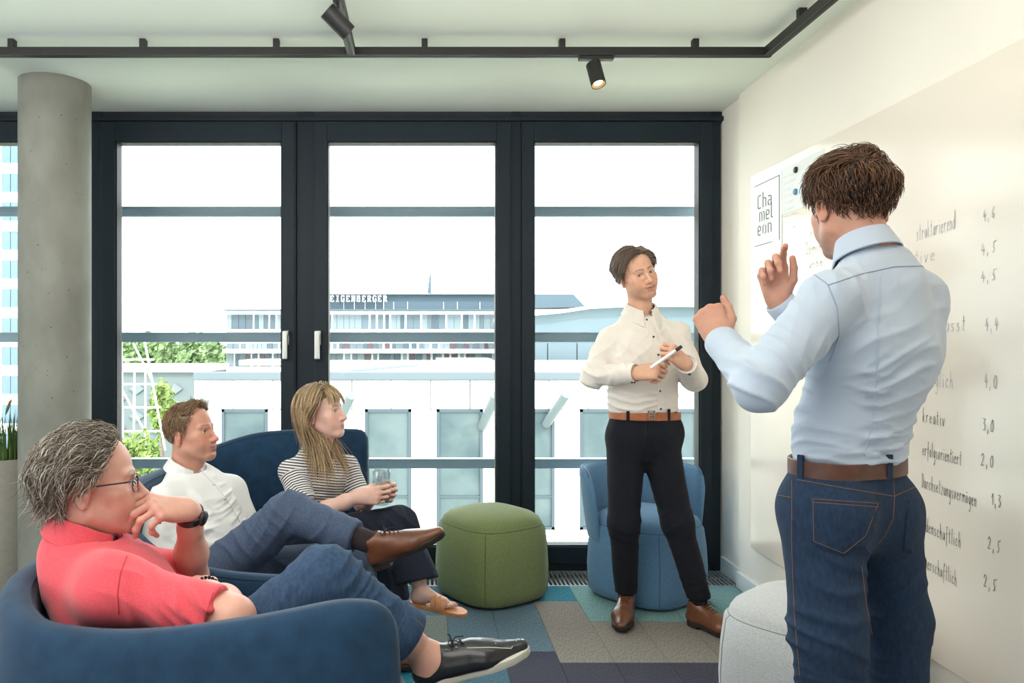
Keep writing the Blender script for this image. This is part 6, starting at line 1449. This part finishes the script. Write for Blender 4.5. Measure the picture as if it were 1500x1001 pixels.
    for yy in (.095, .118, .141):
        pts = []
        for a in np.linspace(-.15, math.pi + .15, 15):
            hh = np.interp(yy, [.09, .145], [.047, .032]); pts.append(Mm @ Vector((math.cos(a) * .036 - .002, yy * .92 + .004 * math.cos(a), max(-.004, math.sin(a) * hh))))
        MB().tube(pts, .0105, 8, flat=(.16, 1.0) if False else None).build('strap', M_tan, sn, smooth=True, keep=True) if False else MB().rings([[p + Vector(Mf[:3, 1]) * s1 * .0098 + (p - Mm @ Vector((0, yy * .92, .01))).normalized() * s2 for s1, s2 in ((-1, 0), (-1, .003), (1, .003), (1, 0))] for p in pts], True).build('strap', M_tan, sn, keep=True)
    # long hair with fringe
    rg = random.Random(15); inv = np.linalg.inv(Mh); colls = [((inv @ np.append(V3(shR) * .55 + V3(upc) * .45 + (0, 0, -.05), 1))[:3], .075), ((inv @ np.append(V3(shL) * .55 + V3(upc) * .45 + (0, 0, -.05), 1))[:3], .075), ((inv @ np.append(V3(che), 1))[:3], .125), (V3((0, -.02, -.12)), .045)]
    line = [(0, .078), (25, .076), (45, .066), (60, .050), (75, .035), (90, .012), (105, -.01), (120, -.04), (180, -.06)]; Hb = Body()
    cols = [(178, 150, 114), (200, 172, 132), (150, 124, 94), (218, 194, 156), (128, 104, 80)]
    v, f, c = hair_cap(line, (134, 108, 80), lambda p, az: .008, .97); Hb.add(v, f, c, 0, Mh)
    def flow(q, az, t, rg):
        s = 1 if q[0] > 0 else -1
        if q[2] > .05: return (s * .7, -.25, -.25 - .6 * (abs(q[0]) > .04))
        return (s * (.10 if q[2] > -.05 else .20), -.02 if q[2] < -.06 else -.08 if q[1] < -.015 else -1.1, -1)
    ln = [(0, .105), (30, .10), (50, .085), (65, .06), (80, .035), (92, .012), (105, -.01), (120, -.04), (180, -.06)]
    v, f, c = strands(Hb, 3200, rg, ln, flow, lambda p, az: .28 + .08 * rg.random(), cols, lift=.12, off=(.004, .028), jit=.12, seg=15, width=.0014, colliders=colls, grav=.5); Hb.add(v, f, c, 0, Mh)
    def fr(q, az, t, rg): return (.12 * (1 if q[0] > 0 else -1), .8 - t, -.25 - .9 * t)
    v, f, c = strands(Hb, 420, rg, [(0, .088), (40, .082), (52, .075), (53, .3), (180, .3)], fr, lambda p, az: .075, cols, lift=.12, off=(.006, .014), jit=.08, seg=7, width=.0013); Hb.add(v, f, c, 0, Mh)
    Hb.build('hair', [M_hair], root)
    # double-walled glass in her hands (own thing)
    M_gl2 = M_glass.copy(); M_gl2.name = 'drinking_glass'; M_gl2.node_tree.nodes['Transparent BSDF'].inputs[0].default_value = (.86, .91, .92, 1); [M_gl2.node_tree.links.remove(l) for l in list(M_gl2.node_tree.links) if l.from_node.type == 'FRESNEL']; M_gl2.node_tree.nodes['Mix Shader'].inputs[0].default_value = .2
    gz = V3(P(559, 740, 3.09)); g = empty('drinking_glass', gz, label='small clear double-walled glass with pale drink in the hands of the seated blonde', cat='glass')
    h = .145; MB().lathe([(.02, 0), (.030, .004), (.036, .03), (.0395, .08), (.0385, h - .004), (.0375, h), (.0365, h - .004), (.036, .10), (.032, .03), (.012, .016)], 32, cap=True).build('tumbler', M_gl2, g, smooth=True)
    MB().lathe([(.010, .02), (.0305, .034), (.0345, .085), (.0345, .088), (.001, .088)], 28, cap=True).build('drink', mat('milky_drink', (222, 208, 188), .3), g, smooth=True)
person_woman()
